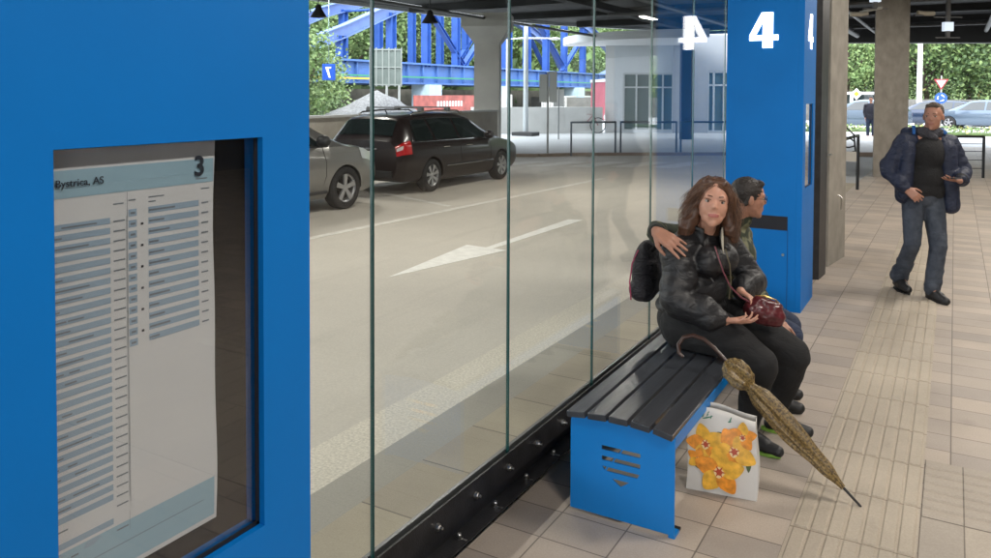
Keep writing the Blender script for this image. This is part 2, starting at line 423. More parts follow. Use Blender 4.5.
def make_tree(name, seed, rx, rz, z0, nclump, nleaf, size, mis, loc, label, group, tr=.22, cat='tree'):
    t = empty(name, loc); tag(t, label, cat, group)
    rnd = random.Random(seed + 50); tm = MB()
    tm.tube([(0, 0, -.3), (rnd.uniform(-.2, .2), .1, z0 * .6), (rnd.uniform(-.3, .3), .2, z0 + rz * .6), (0, 0, z0 + rz * 1.3)], [tr, tr * .8, tr * .5, tr * .15], 9)
    for k in range(6):
        a = rnd.uniform(0, 6.28); h = z0 + rz * rnd.uniform(0, .6)
        tm.tube([(0, .1, h * .85), (math.cos(a) * rx * .3, math.sin(a) * rx * .3, h + rz * .25), (math.cos(a) * rx * .7, math.sin(a) * rx * .7, h + rz * .7)], [tr * .45, tr * .3, tr * .08], 6)
    tm.build('trunk', BARK, t, smooth=True)
    make_crown(seed, rx, rz, z0, nclump, nleaf, size, mis).build('crown', LEAF, t)
    return t
# trees beyond the car park (right)
tA = make_tree('street_tree', 11, 3.6, 2.9, 1.9, 130, 55, .14, [0, 1, 3, 1], (-6.5, 60, 0), 'green leafy tree behind the pale van, left of the flat concrete column', 'trees behind the retaining wall', tr=.2)
tB = make_tree('street_tree', 12, 4.2, 3.3, 2.2, 150, 55, .15, [0, 2, 1, 3], (-1.8, 61.5, 0), 'green leafy tree just right of the flat concrete column, behind the white lamp pole', 'trees behind the retaining wall', tr=.22)
for i, (s, x, y, rz, sc, lb) in enumerate([(tB, 3.4, 60.5, 1.9, 1.05, 'broad dark green tree with thick trunk right of the yield sign'),
                                           (tA, 7.6, 63, 3.1, 1.2, 'pale green tree at the right edge of the photo behind the parked dark estate'),
                                           (tA, -11, 64, 1.2, 1.1, 'leafy tree seen through the gap between the concrete columns'),
                                           (tB, .8, 67, .5, 1.25, 'tall tree standing behind the yield sign tree row')]):
    c = copy_tree(s); c.location = (x, y, 0); c.rotation_euler.z = rz; c.scale = (sc, sc, sc); c['label'] = lb
# trees behind the bridge (left)
tC = make_tree('riverside_tree', 21, 4.6, 4.4, 2.5, 170, 60, .17, [0, 1, 3, 1], (-40, 38, 0), 'tall pale green tree behind the left end of the blue bridge', 'riverside trees behind the bridge', tr=.26)
lbs = ['riverside tree behind the blue bridge, beyond the leftmost pair of verticals', 'riverside tree behind the grey panel board and the bridge', 'riverside tree behind the middle verticals of the blue bridge',
       'riverside tree behind the blue diagonal brace', 'riverside tree left of the capped concrete column', 'riverside tree behind the column and the bridge', 'riverside tree behind the white lamp post',
       'riverside tree behind the right-hand arch of the bridge', 'tall tree at the far left behind the bushes', 'tree beyond the far right end of the blue bridge']
for i, (x, y, sc) in enumerate([(-41, 47, 1.05), (-40, 55, 1.15), (-42, 64, 1.1), (-41, 73, 1.2), (-40, 83, 1.15), (-44, 95, 1.3), (-42, 108, 1.2), (-44, 124, 1.2), (-42, 29, 1.25), (-38, 140, 1.2)]):
    c = copy_tree(tC); c.location = (x, y, 0); c.rotation_euler.z = i * 1.7; c.scale = (sc,) * 3; c['label'] = lbs[i]
# bushes at left in front of the bridge
def make_bush(seed, loc, r, h, label, mis):
    t = empty('bush', loc); tag(t, label, 'bush', 'bushes in front of the bridge')
    rnd = random.Random(seed); sm = MB()
    for k in range(7):
        a = rnd.uniform(0, 6.28); sm.tube([(0, 0, -.2), (math.cos(a) * r * .3, math.sin(a) * r * .3, h * .4), (math.cos(a) * r * .6, math.sin(a) * r * .6, h * .8)], [.06, .04, .015], 5)
    sm.build('stem', BARK, t)
    m = MB()
    for i in range(170):
        a = rnd.uniform(0, 6.28); q = rnd.random() ** .5; z = rnd.uniform(.05, 1)
        rr = r * math.sqrt(max(.05, 1 - (z - .35) ** 2 * 1.6)) * q
        mi = rnd.choice(mis)
        leaf_quads(m, V((math.cos(a) * rr, math.sin(a) * rr, z * h)), 42, r * .13, .085, rnd, [mi, mi, rnd.choice(mis)])
    m.build('foliage', LEAF, t); return t
b1 = make_bush(1, (-21.4, 20.0, 0), 2.3, 4.7, 'tall green bush at the left beside the blue pillar, behind the reflected 7 sign', [1, 3, 0, 1])
b2 = make_bush(2, (-22.4, 22.6, 0), 2.1, 4.1, 'green bush right of the reflected 7 sign under the blue arch', [1, 0, 3])
c = copy_tree(b1); c.location = (-22.6, 18.6, 0); c.rotation_euler.z = 2; c.scale = (1.1, 1.1, 1.12); c['label'] = 'green bush farthest left, half hidden by the blue display pillar'
c = copy_tree(b2); c.location = (-25.4, 26.6, 0); c.rotation_euler.z = 1; c.scale = (1, 1, .85); c['label'] = 'low bush between the green bushes and the grey panel board'
# shrubs on the bank behind the retaining wall
rnd = random.Random(19); fm = MB()
for _ in range(300):
    leaf_quads(fm, V((rnd.uniform(-14, 14), rnd.uniform(60, 70), rnd.uniform(1.2, 2.6))), 26, .55, .13, rnd, [rnd.choice([0, 2, 2, 3])] * 2 + [4 if rnd.random() < .25 else 2])
tag(fm.build('bank_shrubs', LEAF), kind='stuff')
# hillside wood (uncountable)
rnd = random.Random(9); fm = MB()
for x, y, z in hv + hv2:
    for _ in range(4):
        px, py = x + rnd.uniform(-3, 3), y + rnd.uniform(-3, 3)
        if noise.noise(V((px * .035, py * .035, 7))) < -.12 or z < .5: continue
        leaf_quads(fm, V((px, py, z + 2.2)), 20, 1.7, .62, rnd, [rnd.choice([0, 1, 2, 3])] * 3 + [1])
tag(fm.build('hillside_wood', LEAF), kind='stuff')
# flowering strip by the car park
fm = MB(); rnd = random.Random(3)
for _ in range(900):
    p = V((rnd.uniform(-10, 9), rnd.uniform(40.3, 41.8), .06))
    leaf_quads(fm, p + V((0, 0, .12)), 3, .1, .07, rnd, [3, 1, 4, 0])
tag(fm.build('flower_strip', LEAF), kind='stuff')

# ---------------------------------------------------------------- canopy roof
rf = [(-17.5, -14), (-16.6, 18), (-15.8, 24), (-14.0, 29.0), (-11.3, 33.4), (12, 33.4), (12, -14)]
roof = empty('canopy_roof'); tag(roof, 'dark flat canopy roof with pale edge trim over the whole bus bay', 'roof')
MB().prism(rf, 4.62, 5.1).build('roof_slab', CEIL, roof)
fa = MB()
for a, b in zip(rf[:-2], rf[1:-1]):
    d = (V(b) - V(a)).normalized(); n = V((-d.y, d.x)) * .12
    fa.prism([a, b, (b[0] + n.x, b[1] + n.y), (a[0] + n.x, a[1] + n.y)], 4.50, 4.80)
fa.build('fascia', FASC, roof)
bmz = MB()
for k in range(14):
    yy = -10 + k * 3.9
    
    if yy < 33: bmz.box(-15.6 + max(0, yy - 24) * .5, yy, 4.40, 11.8, yy + .3, 4.619)
bmz.box(-9.2, -12, 4.2, -8.9, 32, 4.399); bmz.box(1.9, -12, 4.1, 2.2, 32, 4.399)
bmz.build('beam', CEIL, roof)
eb = MB(); eb.prism([(-6.5, 3.82), (12, 3.30), (12, 4.619), (-6.5, 4.619)], 33.1, 33.38, 'y'); eb.build('edge_beam', BLACK, roof)
MB().prism([(-6.5, 3.80), (12, 3.28), (12, 3.34), (-6.5, 3.86)], 33.39, 33.44, 'y').build('beam_trim', FASC, roof)
pm = MB()
for x, z, r_ in ((-3.2, 3.95, .09), (-2.6, 4.05, .05), (.9, 4.0, .07), (3.4, 3.9, .14), (-6.5, 4.0, .06), (-12.5, 4.05, .05)):
    pm.tube([(x, -10, z), (x, 32.5, z)], r_, 10)
for yy in (22.2, 30.4): pm.tube([(-9, yy, 4.1), (9, yy, 4.1)], .06, 8)
pm.build('service_pipe', PIPE, roof, smooth=True)

# lit ceiling lamps: modelled housing + diffuser, with an area light just beneath
LAMP_ON = mat('lamp_diffuser', (.9, .9, .88), .4, emit=(1, .95, .87), estr=6)
def ceiling_lamp(x, y, label, power, first=[None]):
    z = 3.95
    if first[0] is None:
        t = empty('ceiling_lamp')
        m = MB().box(-.62, -.09, 0, .62, .09, .09); m.tube([(-.45, 0, .09), (-.45, 0, .66)], .008, 6); m.tube([(.45, 0, .09), (.45, 0, .66)], .008, 6)
        m.build('housing', FASC, t); MB().box(-.58, -.07, -.012, .58, .07, -.001).build('diffuser', LAMP_ON, t)
        first[0] = t
    else: t = copy_tree(first[0])
    t.location = (x, y, z); t.rotation_euler.z = R(90)
    tag(t, label, 'lamp', 'strip lamps under the canopy')
    l = bpy.data.lights.new('lamp_light', 'AREA'); l.shape = 'RECTANGLE'; l.size = .14; l.size_y = 1.16; l.energy = power; l.color = (1, .93, .84)
    lo = bpy.data.objects.new('lamp_light', l); COL.objects.link(lo); lo.location = (x, y, z - .03)
LP = [(1.3, 0.6, 90), (1.3, 4.4, 90), (1.3, 8.4, 90), (1.3, 12.6, 90), (1.3, 17, 90), (-5.2, 2.5, 60), (-5.2, 7.5, 60), (-5.2, 13, 60), (-10.6, 6, 60), (-10.6, 12, 60), (4.4, 10.4, 60), (4.4, 22, 60)]
LL = ['lit strip lamp over the platform nearest the camera', 'lit strip lamp over the platform beside the bench', 'lit strip lamp above the walking man', 'lit strip lamp beyond the walking man', 'lit strip lamp near the flat concrete column',
      'lit strip lamp over the road beside the near panes', 'lit strip lamp over the painted arrow', 'lit strip lamp over the road beyond the arrow', 'lit strip lamp over the silver car', 'lit strip lamp over the black estate car', 'lit strip lamp over the right side of the hall', 'farthest lit strip lamp at the right of the hall']
for (x, y, p), lb in zip(LP, LL): ceiling_lamp(x, y, lb, (p * .46 if x > 0 else p * .62))
# black bell pendant lamps near the roof edge
def bell(x, y, z, label, src=None):
    if src is None:
        t = empty('bell_lamp')
        MB().tube([(0, 0, .12), (0, 0, 1.1)], .012, 6).build('rod', BLACK, t)
        MB().lathe([(.03, .13), (.06, .1), (.08, .02), (.19, -.16), (.185, -.16), (.07, .0), (.0, .02)], 20).build('shade', BLACK, t, smooth=True)
    else: t = copy_tree(src)
    t.location = (x, y, z); tag(t, label, 'lamp', 'black bell lamps under the roof edge'); return t
bl = bell(-12.54, 13.6, 3.62, 'black bell lamp left of the first glass joint, in front of the blue arch')
bell(-10.35, 14.87, 3.50, 'black bell lamp hanging right of the first glass joint, above the black estate car', bl)

# ---------------------------------------------------------------- concrete columns
cl = MB()
cl.prism([(-12.95, 21.0), (-12.25, 21.35), (-12.6, 22.1), (-13.3, 21.75)], .0, 4.05)
cap = MB(); a = [(-12.95, 21.0), (-12.25, 21.35), (-12.6, 22.1), (-13.3, 21.75)]; c0 = V((-12.775, 21.55))
bt = [V(p) for p in a]; tpv = [c0 + (p - c0) * 1.9 for p in bt]
vs = [(p.x, p.y, 3.3) for p in bt] + [(p.x, p.y, 3.8) for p in tpv] + [(p.x, p.y, 4.21) for p in tpv]
cap.add([(c0.x + (x - c0.x) * 1.01, c0.y + (y - c0.y) * 1.01, z) for x, y, z in vs], [(3, 2, 1, 0), (0, 1, 5, 4), (1, 2, 6, 5), (2, 3, 7, 6), (3, 0, 4, 7), (4, 5, 9, 8), (5, 6, 10, 9), (6, 7, 11, 10), (7, 4, 8, 11), (8, 9, 10, 11)])
t = empty('concrete_column'); tag(t, 'pale concrete column with flared top behind the black estate car', 'column')
cl.build('shaft', CONC2, t); cap.build('capital', CONC2, t)

t = empty('concrete_column'); tag(t, 'flat beige concrete column left of the walking man, carrying two floodlights', 'column')
MB().prism([(-1.47, 18.51), (-.87, 19.37), (-.93, 19.97), (-1.53, 19.11)], 0, 4.6).build('shaft', CONC, t)
fl = MB()
fl.tube([(-1.80, 18.72, 3.52), (-1.35, 18.35, 3.56)], .03, 8)
fl.build('cable_clamp', CONC2, t)
def flood(loc, rz, label, src=None):
    if src is None:
        t = empty('floodlight')
        MB().tube([(-.24, 0, 0), (.0, 0, 0), (.13, 0, .02)], [.05, .05, .045], 12).build('lamp_body', mat('flood_cream', (.42, .38, .30), .5), t, smooth=True)
        MB().box(.0, -.03, -.05, .2, .03, -.02).build('bracket', PIPE, t)
    else: t = copy_tree(src)
    t.location = loc; t.rotation_euler.z = rz; tag(t, label, 'floodlight', 'floodlights on the flat concrete column'); return t
f1 = flood((-1.75, 18.55, 3.46), R(35), 'cream floodlight on the left side of the flat concrete column')
f2 = flood((-.62, 19.40, 3.50), R(215), 'cream floodlight on the right side of the flat concrete column', f1)
# hanging signs/fittings in the dark ceiling at right
def fitting(loc, label, src=None):
    if src is None:
        t = empty('hanging_fitting')
        MB().box(-.3, -.02, .16, .3, .02, .18).box(-.26, -.02, -.28, .26, .02, -.26).box(-.04, -.03, -.26, .04, .03, 1.0).build('frame', PIPE, t)
        MB().box(-.10, -.05, -.13, .10, .05, .06).build('lit_box', mat('lit_box', (.6, .7, .8), .4, emit=(.75, .86, 1), estr=.28), t)
    else: t = copy_tree(src)
    t.location = loc; t.rotation_euler.z = R(30); tag(t, label, 'lamp', 'square lit fittings in the dark ceiling'); return t
g1 = fitting((-.16, 19.62, 3.25), 'pale lit square fitting under the ceiling above the walking man')
fitting((-1.48, 18.4, 3.82), 'pale lit square fitting at the top edge left of the flat column', g1)

# grey column just past pillar 4 with dark downpipe
t = empty('concrete_column'); tag(t, 'narrow beige concrete column right behind the blue number 4 pillar', 'column')
MB().prism([(-1.085, 8.60), (-1.00, 9.25), (-1.75, 9.4), (-1.8, 8.72)], 0, 4.2).build('shaft', CONC, t)
MB().tube([(-1.0, 8.9, .55), (-1.0, 8.9, .58), (-1.0, 8.9, .68), (-1.03, 8.9, .7)], .009, 6).build('hook', STEEL, t)
cb = MB().prism([(-1.62, 7.7), (-1.08, 7.95), (-1.06, 8.25), (-1.62, 8.25)], 0, 4.2)
t = cb.build('dark_cladding', DARK); tag(t, 'black steel post between the blue number 4 pillar and the beige column', 'post')
MB().tube([(-1.15, 8.2, 1.14), (-1.075, 8.62, 1.14)], .012, 6).build('bracket', STEEL, t)

# ---------------------------------------------------------------- blue pillars
def text_mesh(body, size, name, mt, parent, loc, rot, extrude=.0006, align='LEFT', sx=1.0, bold=0):
    cu = bpy.data.curves.new(name, 'FONT'); cu.body = body; cu.size = size; cu.extrude = extrude; cu.align_x = align; cu.offset = bold
    t = bpy.data.objects.new('t', cu); COL.objects.link(t)
    me = evaluated(t); bpy.data.objects.remove(t); me.name = name
    me.materials.clear(); me.materials.append(mt)
    o = bpy.data.objects.new(name, me); COL.objects.link(o); o.parent = parent; o.location = loc; o.rotation_euler = rot; o.scale = (sx, 1, 1)
    return o
FOUR_O = [(.40, 0), (.40, .215), (.0, .215), (.0, .36), (.36, 1.0), (.70, 1.0), (.70, .36), (.86, .36), (.86, .215), (.70, .215), (.70, 0)]
FOUR_I = [(.19, .36), (.40, .74), (.40, .36)]
LIT = mat('lit_number', (.9, .9, .9), .4, emit=(1, .96, .98), estr=2.4)
def four(parent, M, h, mirror=False):
    """a bold 4 in the local xz plane, cut as a strip of faces"""
    m = MB(); s = h
    def q(pts):
        P = [((p[0] - .43) * s * .92 * (-1 if mirror else 1), p[1] * s) for p in pts]
        m.prism(P, -.003, 0, 'y', M=M)
    q([(.40, 0), (.70, 0), (.70, .215), (.40, .215)])
    q([(0, .215), (.86, .215), (.86, .36), (0, .36)])
    q([(.40, .36), (.70, .36), (.70, 1), (.40, 1)])
    q([(0, .36), (.19, .36), (.40, .74), (.40, 1.0), (.36, 1.0)])
    return m.build('platform_number', LIT, parent)
def pillar_body(label):
    """0.61 x 0.6 m square pillar, origin at near outer (towards the platform) corner; runs to -x and +y"""
    t = empty('display_pillar'); tag(t, label, 'pillar', 'blue display pillars')
    W, D, H, th = .605, .61, 3.3, .045
    oy0, oy1, oz0, oz1 = .125, .495, .985, 1.672
    m = MB()
    m.box(-W, 0, 0, -.0005 - th, .02, H)            # near face
    m.box(-W, D - .02, 0, -th, D, H)
    m.box(-W, .02, 0, -W + .02, D - .02, H)
    # outer (timetable) face with opening
    m.box(-th, 0, 0, 0, oy0, H); m.box(-th, oy1, 0, 0, D, H)
    m.box(-th, oy0, 0, 0, oy1, oz0); m.box(-th, oy0, oz1, 0, oy1, H)
    m.box(-W, 0, H - .02, 0, D, H + .002)
    b = m.build('body', BLUE, t, weld=1e-5)
    g = MB().box(-.020, oy0 - .0005, oz0 - .0005, -.016, oy1 + .001, oz1 + .001).build('display_glass', DGLASS, t)
    # black seal
    s = MB(); e = .008
    for a in ((oy0, oz0, oy0 + e, oz1), (oy1 - e, oz0, oy1, oz1), (oy0, oz0, oy1, oz0 + e), (oy0, oz1 - e * .3, oy1, oz1)):
        s.box(-.0155, a[0] + .0007, a[1] + .0007, -.012, a[2] - .0007, a[3] - .0007)
    s.build('seal', BLACK, t)
    MB().box(-.060, oy0 - .06, oz0 - .03, -.054, oy1 + .03, oz1 + .03).build('backing_board', mat('backing', (.010, .009, .008), .5), t)
    return t
p3 = pillar_body('big blue metal pillar in the left foreground with a timetable window numbered 3')
p3.location = (-1.04, .492, 0)
# timetable sheet
PAPER = mat('paper', (.80, .84, .87), .7, noise_=.03, nscale=6)
PB = mat('paper_blue', (.36, .51, .66), .7); PB2 = mat('paper_header_blue', (.38, .60, .74), .7); INK = mat('ink', (.02, .03, .05), .7); INKG = mat('ink_grey', (.22, .27, .32), .7)
pp = MB(); ny = 30
y0, y1, z0, z1 = .02, .428, 1.030, 1.735
fr_ = lambda yy, zz: -.0300 + .0022 * math.sin((zz - z0) * 11) * ((yy - y0) / (y1 - y0)) ** 2
vs = [(fr_(y0 + (y1 - y0) * i / 8, z0 + (z1 - z0) * j / ny), y0 + (y1 - y0) * i / 8 + (.0015 * math.sin(j * .5) if i == 8 else 0), z0 + (z1 - z0) * j / ny) for j in range(ny + 1) for i in range(9)]
pp.add(vs, [(j * 9 + i, j * 9 + i + 1, (j + 1) * 9 + i + 1, (j + 1) * 9 + i) for j in range(ny) for i in range(8)])
sheet = pp.build('timetable_sheet', PAPER); tag(sheet, 'white and blue printed timetable sheet numbered 3 behind the glass of the foreground pillar', 'timetable')
sheet.location = (p3.location.x, p3.location.y - .013, 0)
def sheetbox(m, a, b, c, d, lift=.0007, mi=0):
    a += .031 if a > .035 else 0; b += .031; 
    if c < 1.13: c -= .022; d -= .022
    """printed patch y a..b, z c..d following the sheet"""
    k = max(1, int((d - c) / .02)); n = max(1, int((b - a) / .05)); vs = []
    for j in range(k + 1):
        for i in range(n + 1):
            yy = a + (b - a) * i / n; zz = c + (d - c) * j / k
            vs.append((fr_(yy, zz) + lift, yy, zz))
    m.add(vs, [(j * (n + 1) + i, j * (n + 1) + i + 1, (j + 1) * (n + 1) + i + 1, (j + 1) * (n + 1) + i) for j in range(k) for i in range(n)], mi)
pr = MB()
sheetbox(pr, .03, .395, 1.601, 1.640, mi=1)
sheetbox(pr, .03, .392, 1.060, 1.125, mi=1)
rows = 31; rq = random.Random(2); zt = 1.565; rh = .0147
for k in range(rows):
    za = zt - k * rh
    if k % 1 == 0:
        sheetbox(pr, .03, .208, za - rh * .62, za, mi=0)
        for q in range(3): xx = .034 + rq.uniform(0, .12); sheetbox(pr, xx, xx + rq.uniform(.01, .04), za - rh * .42, za - rh * .26, lift=.0011, mi=3)
        sheetbox(pr, .213, .232, za - rh * .45 - .001, za - rh * .45 + .0012, lift=.001, mi=3)
        sheetbox(pr, .234, .2345, za - rh, za, lift=.001, mi=3)
for k in range(13):
    za = zt + .008 - k * rh * 1.12
    sheetbox(pr, .238, .252, za - rh * .75, za, mi=0)
    sheetbox(pr, .241, .249, za - rh * .5, za - rh * .28, lift=.0011, mi=3)
    if k % 2: sheetbox(pr, .2585, .263, za - rh * .65, za - rh * .4, lift=.0011, mi=2)
    sheetbox(pr, .272, .366, za - rh * .68, za, mi=0)
    sheetbox(pr, .273, (.29 + .01 * ((k * 7) % 3)) if k else .32, za - rh * .45, za - rh * .25, lift=.0011, mi=3)
    sheetbox(pr, .371, .385, za - rh * .45, za - rh * .28, lift=.0011, mi=3)
sheetbox(pr, .272, .30, 1.587, 1.589, mi=3); sheetbox(pr, .272, .285, 1.580, 1.582, mi=3); sheetbox(pr, .213, .23, 1.583, 1.585, mi=3); sheetbox(pr, .238, .25, 1.586, 1.588, mi=3); sheetbox(pr, .37, .387, 1.590, 1.592, mi=3)
sheetbox(pr, .36, .382, 1.607, 1.609, lift=.0011, mi=3)
sheetbox(pr, .03, .37, 1.0935, 1.0945, lift=.0011, mi=3); sheetbox(pr, .2355, .2361, 1.13, 1.60, lift=.0011, mi=3)
for k in range(9): sheetbox(pr, .03 + k * .014, .041 + k * .014, 1.112, 1.1145, lift=.0011, mi=3)
pr.build('print', [PB, PB2, INK, INKG], sheet)
text_mesh('Banská Bystrica, AS', .0150, 'heading_text', INK, sheet, (-.0265, .228, 1.617), (R(90), 0, R(90)), extrude=.0003, bold=.0001, align='RIGHT')
text_mesh('3', .045, 'sheet_number', INK, sheet, (-.0265, .385, 1.614), (R(90), 0, R(90)), extrude=.0003, bold=.0009)

p4 = pillar_body('blue metal pillar at the platform with a glowing white 4 and a litter slot')
p4.location = (-1.036, 6.655, 0)
four(p4, Matrix.Translation((-.312, -.001, 2.125)), .285)
four(p4, Matrix.Translation((.0005, .30, 2.125)) @ Matrix.Rotation(R(90), 4, 'Z'), .285)
# litter slot and door on the near face
MB().box(-.50, -.0025, .655, -.107, .004, .765).build('litter_slot', mat('slot_black', (.004, .005, .012), .7), p4)
dd = MB(); dd.box(-.1075, -.002, .0, -.1045, .001, .655); dd.box(-.50, -.002, .655 - .003, -.107, -.0026 + .003, .6548)
dr = dd.build('litter_door', mat('seam_dark', (.0, .03, .12), .6), p4)
MB().lathe([(.0, -.006), (.010, -.006), (.011, -.002)], 12, 'y', M=Matrix.Translation((-.14, 0, .455))).build('door_lock', STEEL, dr)

# ---------------------------------------------------------------- glass screen and its steel rail
GX = -1.64
rail = empty('glass_rail', (0, 0, 0)); tag(rail, 'black bolted steel angle rail along the foot of the glass screen', 'rail')
rm = MB()
rm.box(GX + .012, 1.11, .069, GX + .020, 6.62, .212)       # upright face
rm.box(GX + .020, 1.11, .063, -1.548, 6.62, .069)         # flange
rm.build('angle', DARK, rail)
MB().box(GX - .03, 1.11, 0, -1.615, 6.62, .062).build('plinth', BLACK, rail)
MB().box(GX - .024, 1.11, .063, GX - .0085, 6.62, .216).build('clamp_bar', mat('clamp_grey', (.16, .16, .165), .4, metal=.6), rail)
pr0 = None
for i in range(20):
    yy = 1.30 + i * .27
    if yy > 6.5: break
    if i == 0:
        m = MB(); m.lathe([(0, .024), (.005, .024), (.006, .018), (.006, 0)], 10, 'x'); m.lathe([(.013, .010), (.015, .0), ], 16, 'x'); m.lathe([(0, .0105), (.011, .0105), (.013, .006), (.013, 0)], 6, 'x')
        b0 = m.build('upright_bolt', STEEL, rail); b0.location = (GX + .020, yy, .150)
        m = MB(); m.lathe([(0, .018), (.007, .018), (.0085, .013), (.0085, 0)], 10); m.lathe([(.014, .003), (.014, 0)], 14); m.box(.012, -.006, .0, .034, .003, .0012)
        b1_ = m.build('flange_bolt', STEEL, rail); b1_.location = (GX + .052, yy + .1, .0692)
    else:
        for s in (b0, b1_):
            c = s.copy(); COL.objects.link(c); c.parent = rail; c.location = (s.location.x, s.location.y + .27 * i, s.location.z)
gl = ['first glass pane from the left, beside the foreground pillar and the silver car', 'second glass pane from the left, in front of the black estate car', 'third glass pane from the left, in front of the painted arrow tail', 'fourth glass pane, left of the backpack', 'fifth glass pane, behind the seated woman', 'last glass pane, touching the blue number 4 pillar']
g0 = None
for i in range(6):
    if g0 is None:
        g0 = empty('glass_screen')
        m = MB(); x0, x1 = -.005, .005; w_ = .912
        m.box(x0, .004, 0, x1, w_ - .004, 2.95)
        me = m.build('pane', [GLASS, GEDGE], g0)
        for p in me.data.polygons:
            if abs(p.normal.x) < .5: p.material_index = 1
        MB().box(x0, -.0018, 0, x1, .0018, 2.95).build('seal', GEDGE, g0)
        g = g0
    else: g = copy_tree(g0)
    g.location = (GX, 1.115 + i * .914, .08); tag(g, gl[i], 'glass panel', 'glass panes of the screen')
MB_h = MB().box(GX - .04, 1.1, 3.031, GX + .04, 6.66, 3.12)
tag(MB_h.build('header_beam', DARK), 'dark steel beam holding the top of the glass screen', 'beam')

# ================================================================ bench
bench = empty('bench', (-1.145, 3.0, 0)); tag(bench, 'blue steel bench with dark slatted seat and a shield of slots cut in its end', 'bench')
def end_plate(yo):
    w2, h, r_ = .223, .412, .035
    pts = [(-w2, .012), (w2, .012)]
    for k in range(7): a = k * math.pi / 12; pts.append((w2 - r_ + r_ * math.cos(a), h - r_ + r_ * math.sin(a)))
    for k in range(7): a = math.pi / 2 + k * math.pi / 12; pts.append((-w2 + r_ + r_ * math.cos(a), h - r_ + r_ * math.sin(a)))
    o = MB().prism(pts, 0, .007, 'y').build('end_plate', BLUE_B, bench)
    cut = MB()
    S = [[(-1.229, .306), (-1.143, .306), (-1.152, .288), (-1.229, .288)], [(-1.136, .306), (-1.063, .306), (-1.063, .288), (-1.146, .288)],
         [(-1.229, .263), (-1.174, .263), (-1.184, .245), (-1.229, .245)], [(-1.167, .263), (-1.063, .263), (-1.063, .245), (-1.177, .245)],
         [(-1.229, .220), (-1.205, .220), (-1.214, .204)], [(-1.199, .220), (-1.066, .220), (-1.076, .202), (-1.208, .202)],
         [(-1.186, .177), (-1.108, .177), (-1.147, .150)]]
    for q in S: cut.prism([(x + 1.145, z) for x, z in q][::-1], -.02, .03, 'y')
    cme = cut.build('cut', BLUE_B, bench)
    bo = o.modifiers.new('b', 'BOOLEAN'); bo.object = cme; bo.operation = 'DIFFERENCE'; bo.solver = 'EXACT'
    me = evaluated(o); o.modifiers.clear(); o.data = me; bpy.data.objects.remove(cme)
    o.location = (0, yo, 0); return o
end_plate(0)
BL = 1.95
e2 = bench.children if False else None
pl2 = [c for c in children(bench) if c.name.startswith('end_plate')][0].copy(); COL.objects.link(pl2); pl2.parent = bench; pl2.location = (0, BL - .007, 0)
for s in (-1, 1):
    m = MB().box(s * .223 - (.006 if s > 0 else 0), .0075, .352, s * .223 + (0 if s > 0 else .006), BL - .0075, .402)
    m.box(min(s * .2165, s * .19), .0075, .404, max(s * .2165, s * .19), BL - .0075, .409)
    m.build('side_rail', BLUE_B, bench, bevel=.0015)
for k in range(5):
    MB().box(-.188, .05 + k * .44, .395, .188, .09 + k * .44, .403).build('cross_bar', BLUE_B, bench)
SLAT = mat('slat_graphite', (.035, .039, .047), .33, noise_=.35, nscale=9, bump=.35, bscale=25, stretch=(1, .12, 1))
for k in range(5):
    x = -.186 + k * .0925; tilt = R([-7, -4, 0, 5, 11][k]); dz = [-.001, .006, .009, .006, -.004][k]
    M = Matrix.Translation((x, 0, .425 + dz)) @ Matrix.Rotation(tilt, 4, 'Y')
    MB().box(-.040, -.035, -.014, .040, BL + .03, .012, M=M).build('slat', SLAT, bench, bevel=.003)
for yy in (.035, BL - .075):
    MB().box(-.17, yy, -.0005, .225, yy + .05, .010).build('foot_bar', BLACK, bench)
MB().box(.20, -.0, .0, .226, .06, .0115).build('foot_tab', BLUE_B, bench)

# ================================================================ people
SHOE = mat('shoe_black', (.012, .012, .013), .5, bump=.2, bscale=60)
def fabric(name, col, rough, nz, wr, wsc, col2=None, sheen=0):
    m = mat(name, col, rough, noise_=nz, nscale=14, col2=col2)
    nt = m.node_tree; b = nt.nodes['Principled BSDF']; L = nt.links.new
    tc = nt.nodes.new('ShaderNodeTexCoord')
    w1 = nt.nodes.new('ShaderNodeTexNoise'); w1.inputs['Scale'].default_value = wsc; w1.inputs['Detail'].default_value = 3; w1.inputs['Distortion'].default_value = 1.4
    w2 = nt.nodes.new('ShaderNodeTexNoise'); w2.inputs['Scale'].default_value = 240; w2.inputs['Detail'].default_value = 2
    mp = nt.nodes.new('ShaderNodeMapping'); mp.inputs['Scale'].default_value = (1, 1, 2.2)
    L(tc.outputs['Object'], mp.inputs[0]); L(mp.outputs[0], w1.inputs['Vector']); L(tc.outputs['Object'], w2.inputs['Vector'])
    sb_ = nt.nodes.new('ShaderNodeMath'); sb_.operation = 'SUBTRACT'; sb_.inputs[1].default_value = .5; L(w1.outputs['Fac'], sb_.inputs[0])
    ab = nt.nodes.new('ShaderNodeMath'); ab.operation = 'ABSOLUTE'; L(sb_.outputs[0], ab.inputs[0])
    ab2 = nt.nodes.new('ShaderNodeMath'); ab2.operation = 'POWER'; ab2.inputs[1].default_value = .6; L(ab.outputs[0], ab2.inputs[0])
    ad = nt.nodes.new('ShaderNodeMath'); ad.operation = 'MULTIPLY_ADD'; ad.inputs[1].default_value = .03; L(w2.outputs['Fac'], ad.inputs[0]); L(ab2.outputs[0], ad.inputs[2])
    bp = nt.nodes.new('ShaderNodeBump'); bp.inputs['Strength'].default_value = wr; bp.inputs['Distance'].default_value = .03
    L(ad.outputs[0], bp.inputs['Height']); L(bp.outputs[0], b.inputs['Normal'])
    if sheen: b.inputs['Sheen Weight'].default_value = sheen
    return m
JACK_W = fabric('black_bomber', (.011, .011, .013), .5, .1, .3, 7)
LEGG = fabric('black_leggings', (.006, .006, .007), .85, .2, .2, 6)
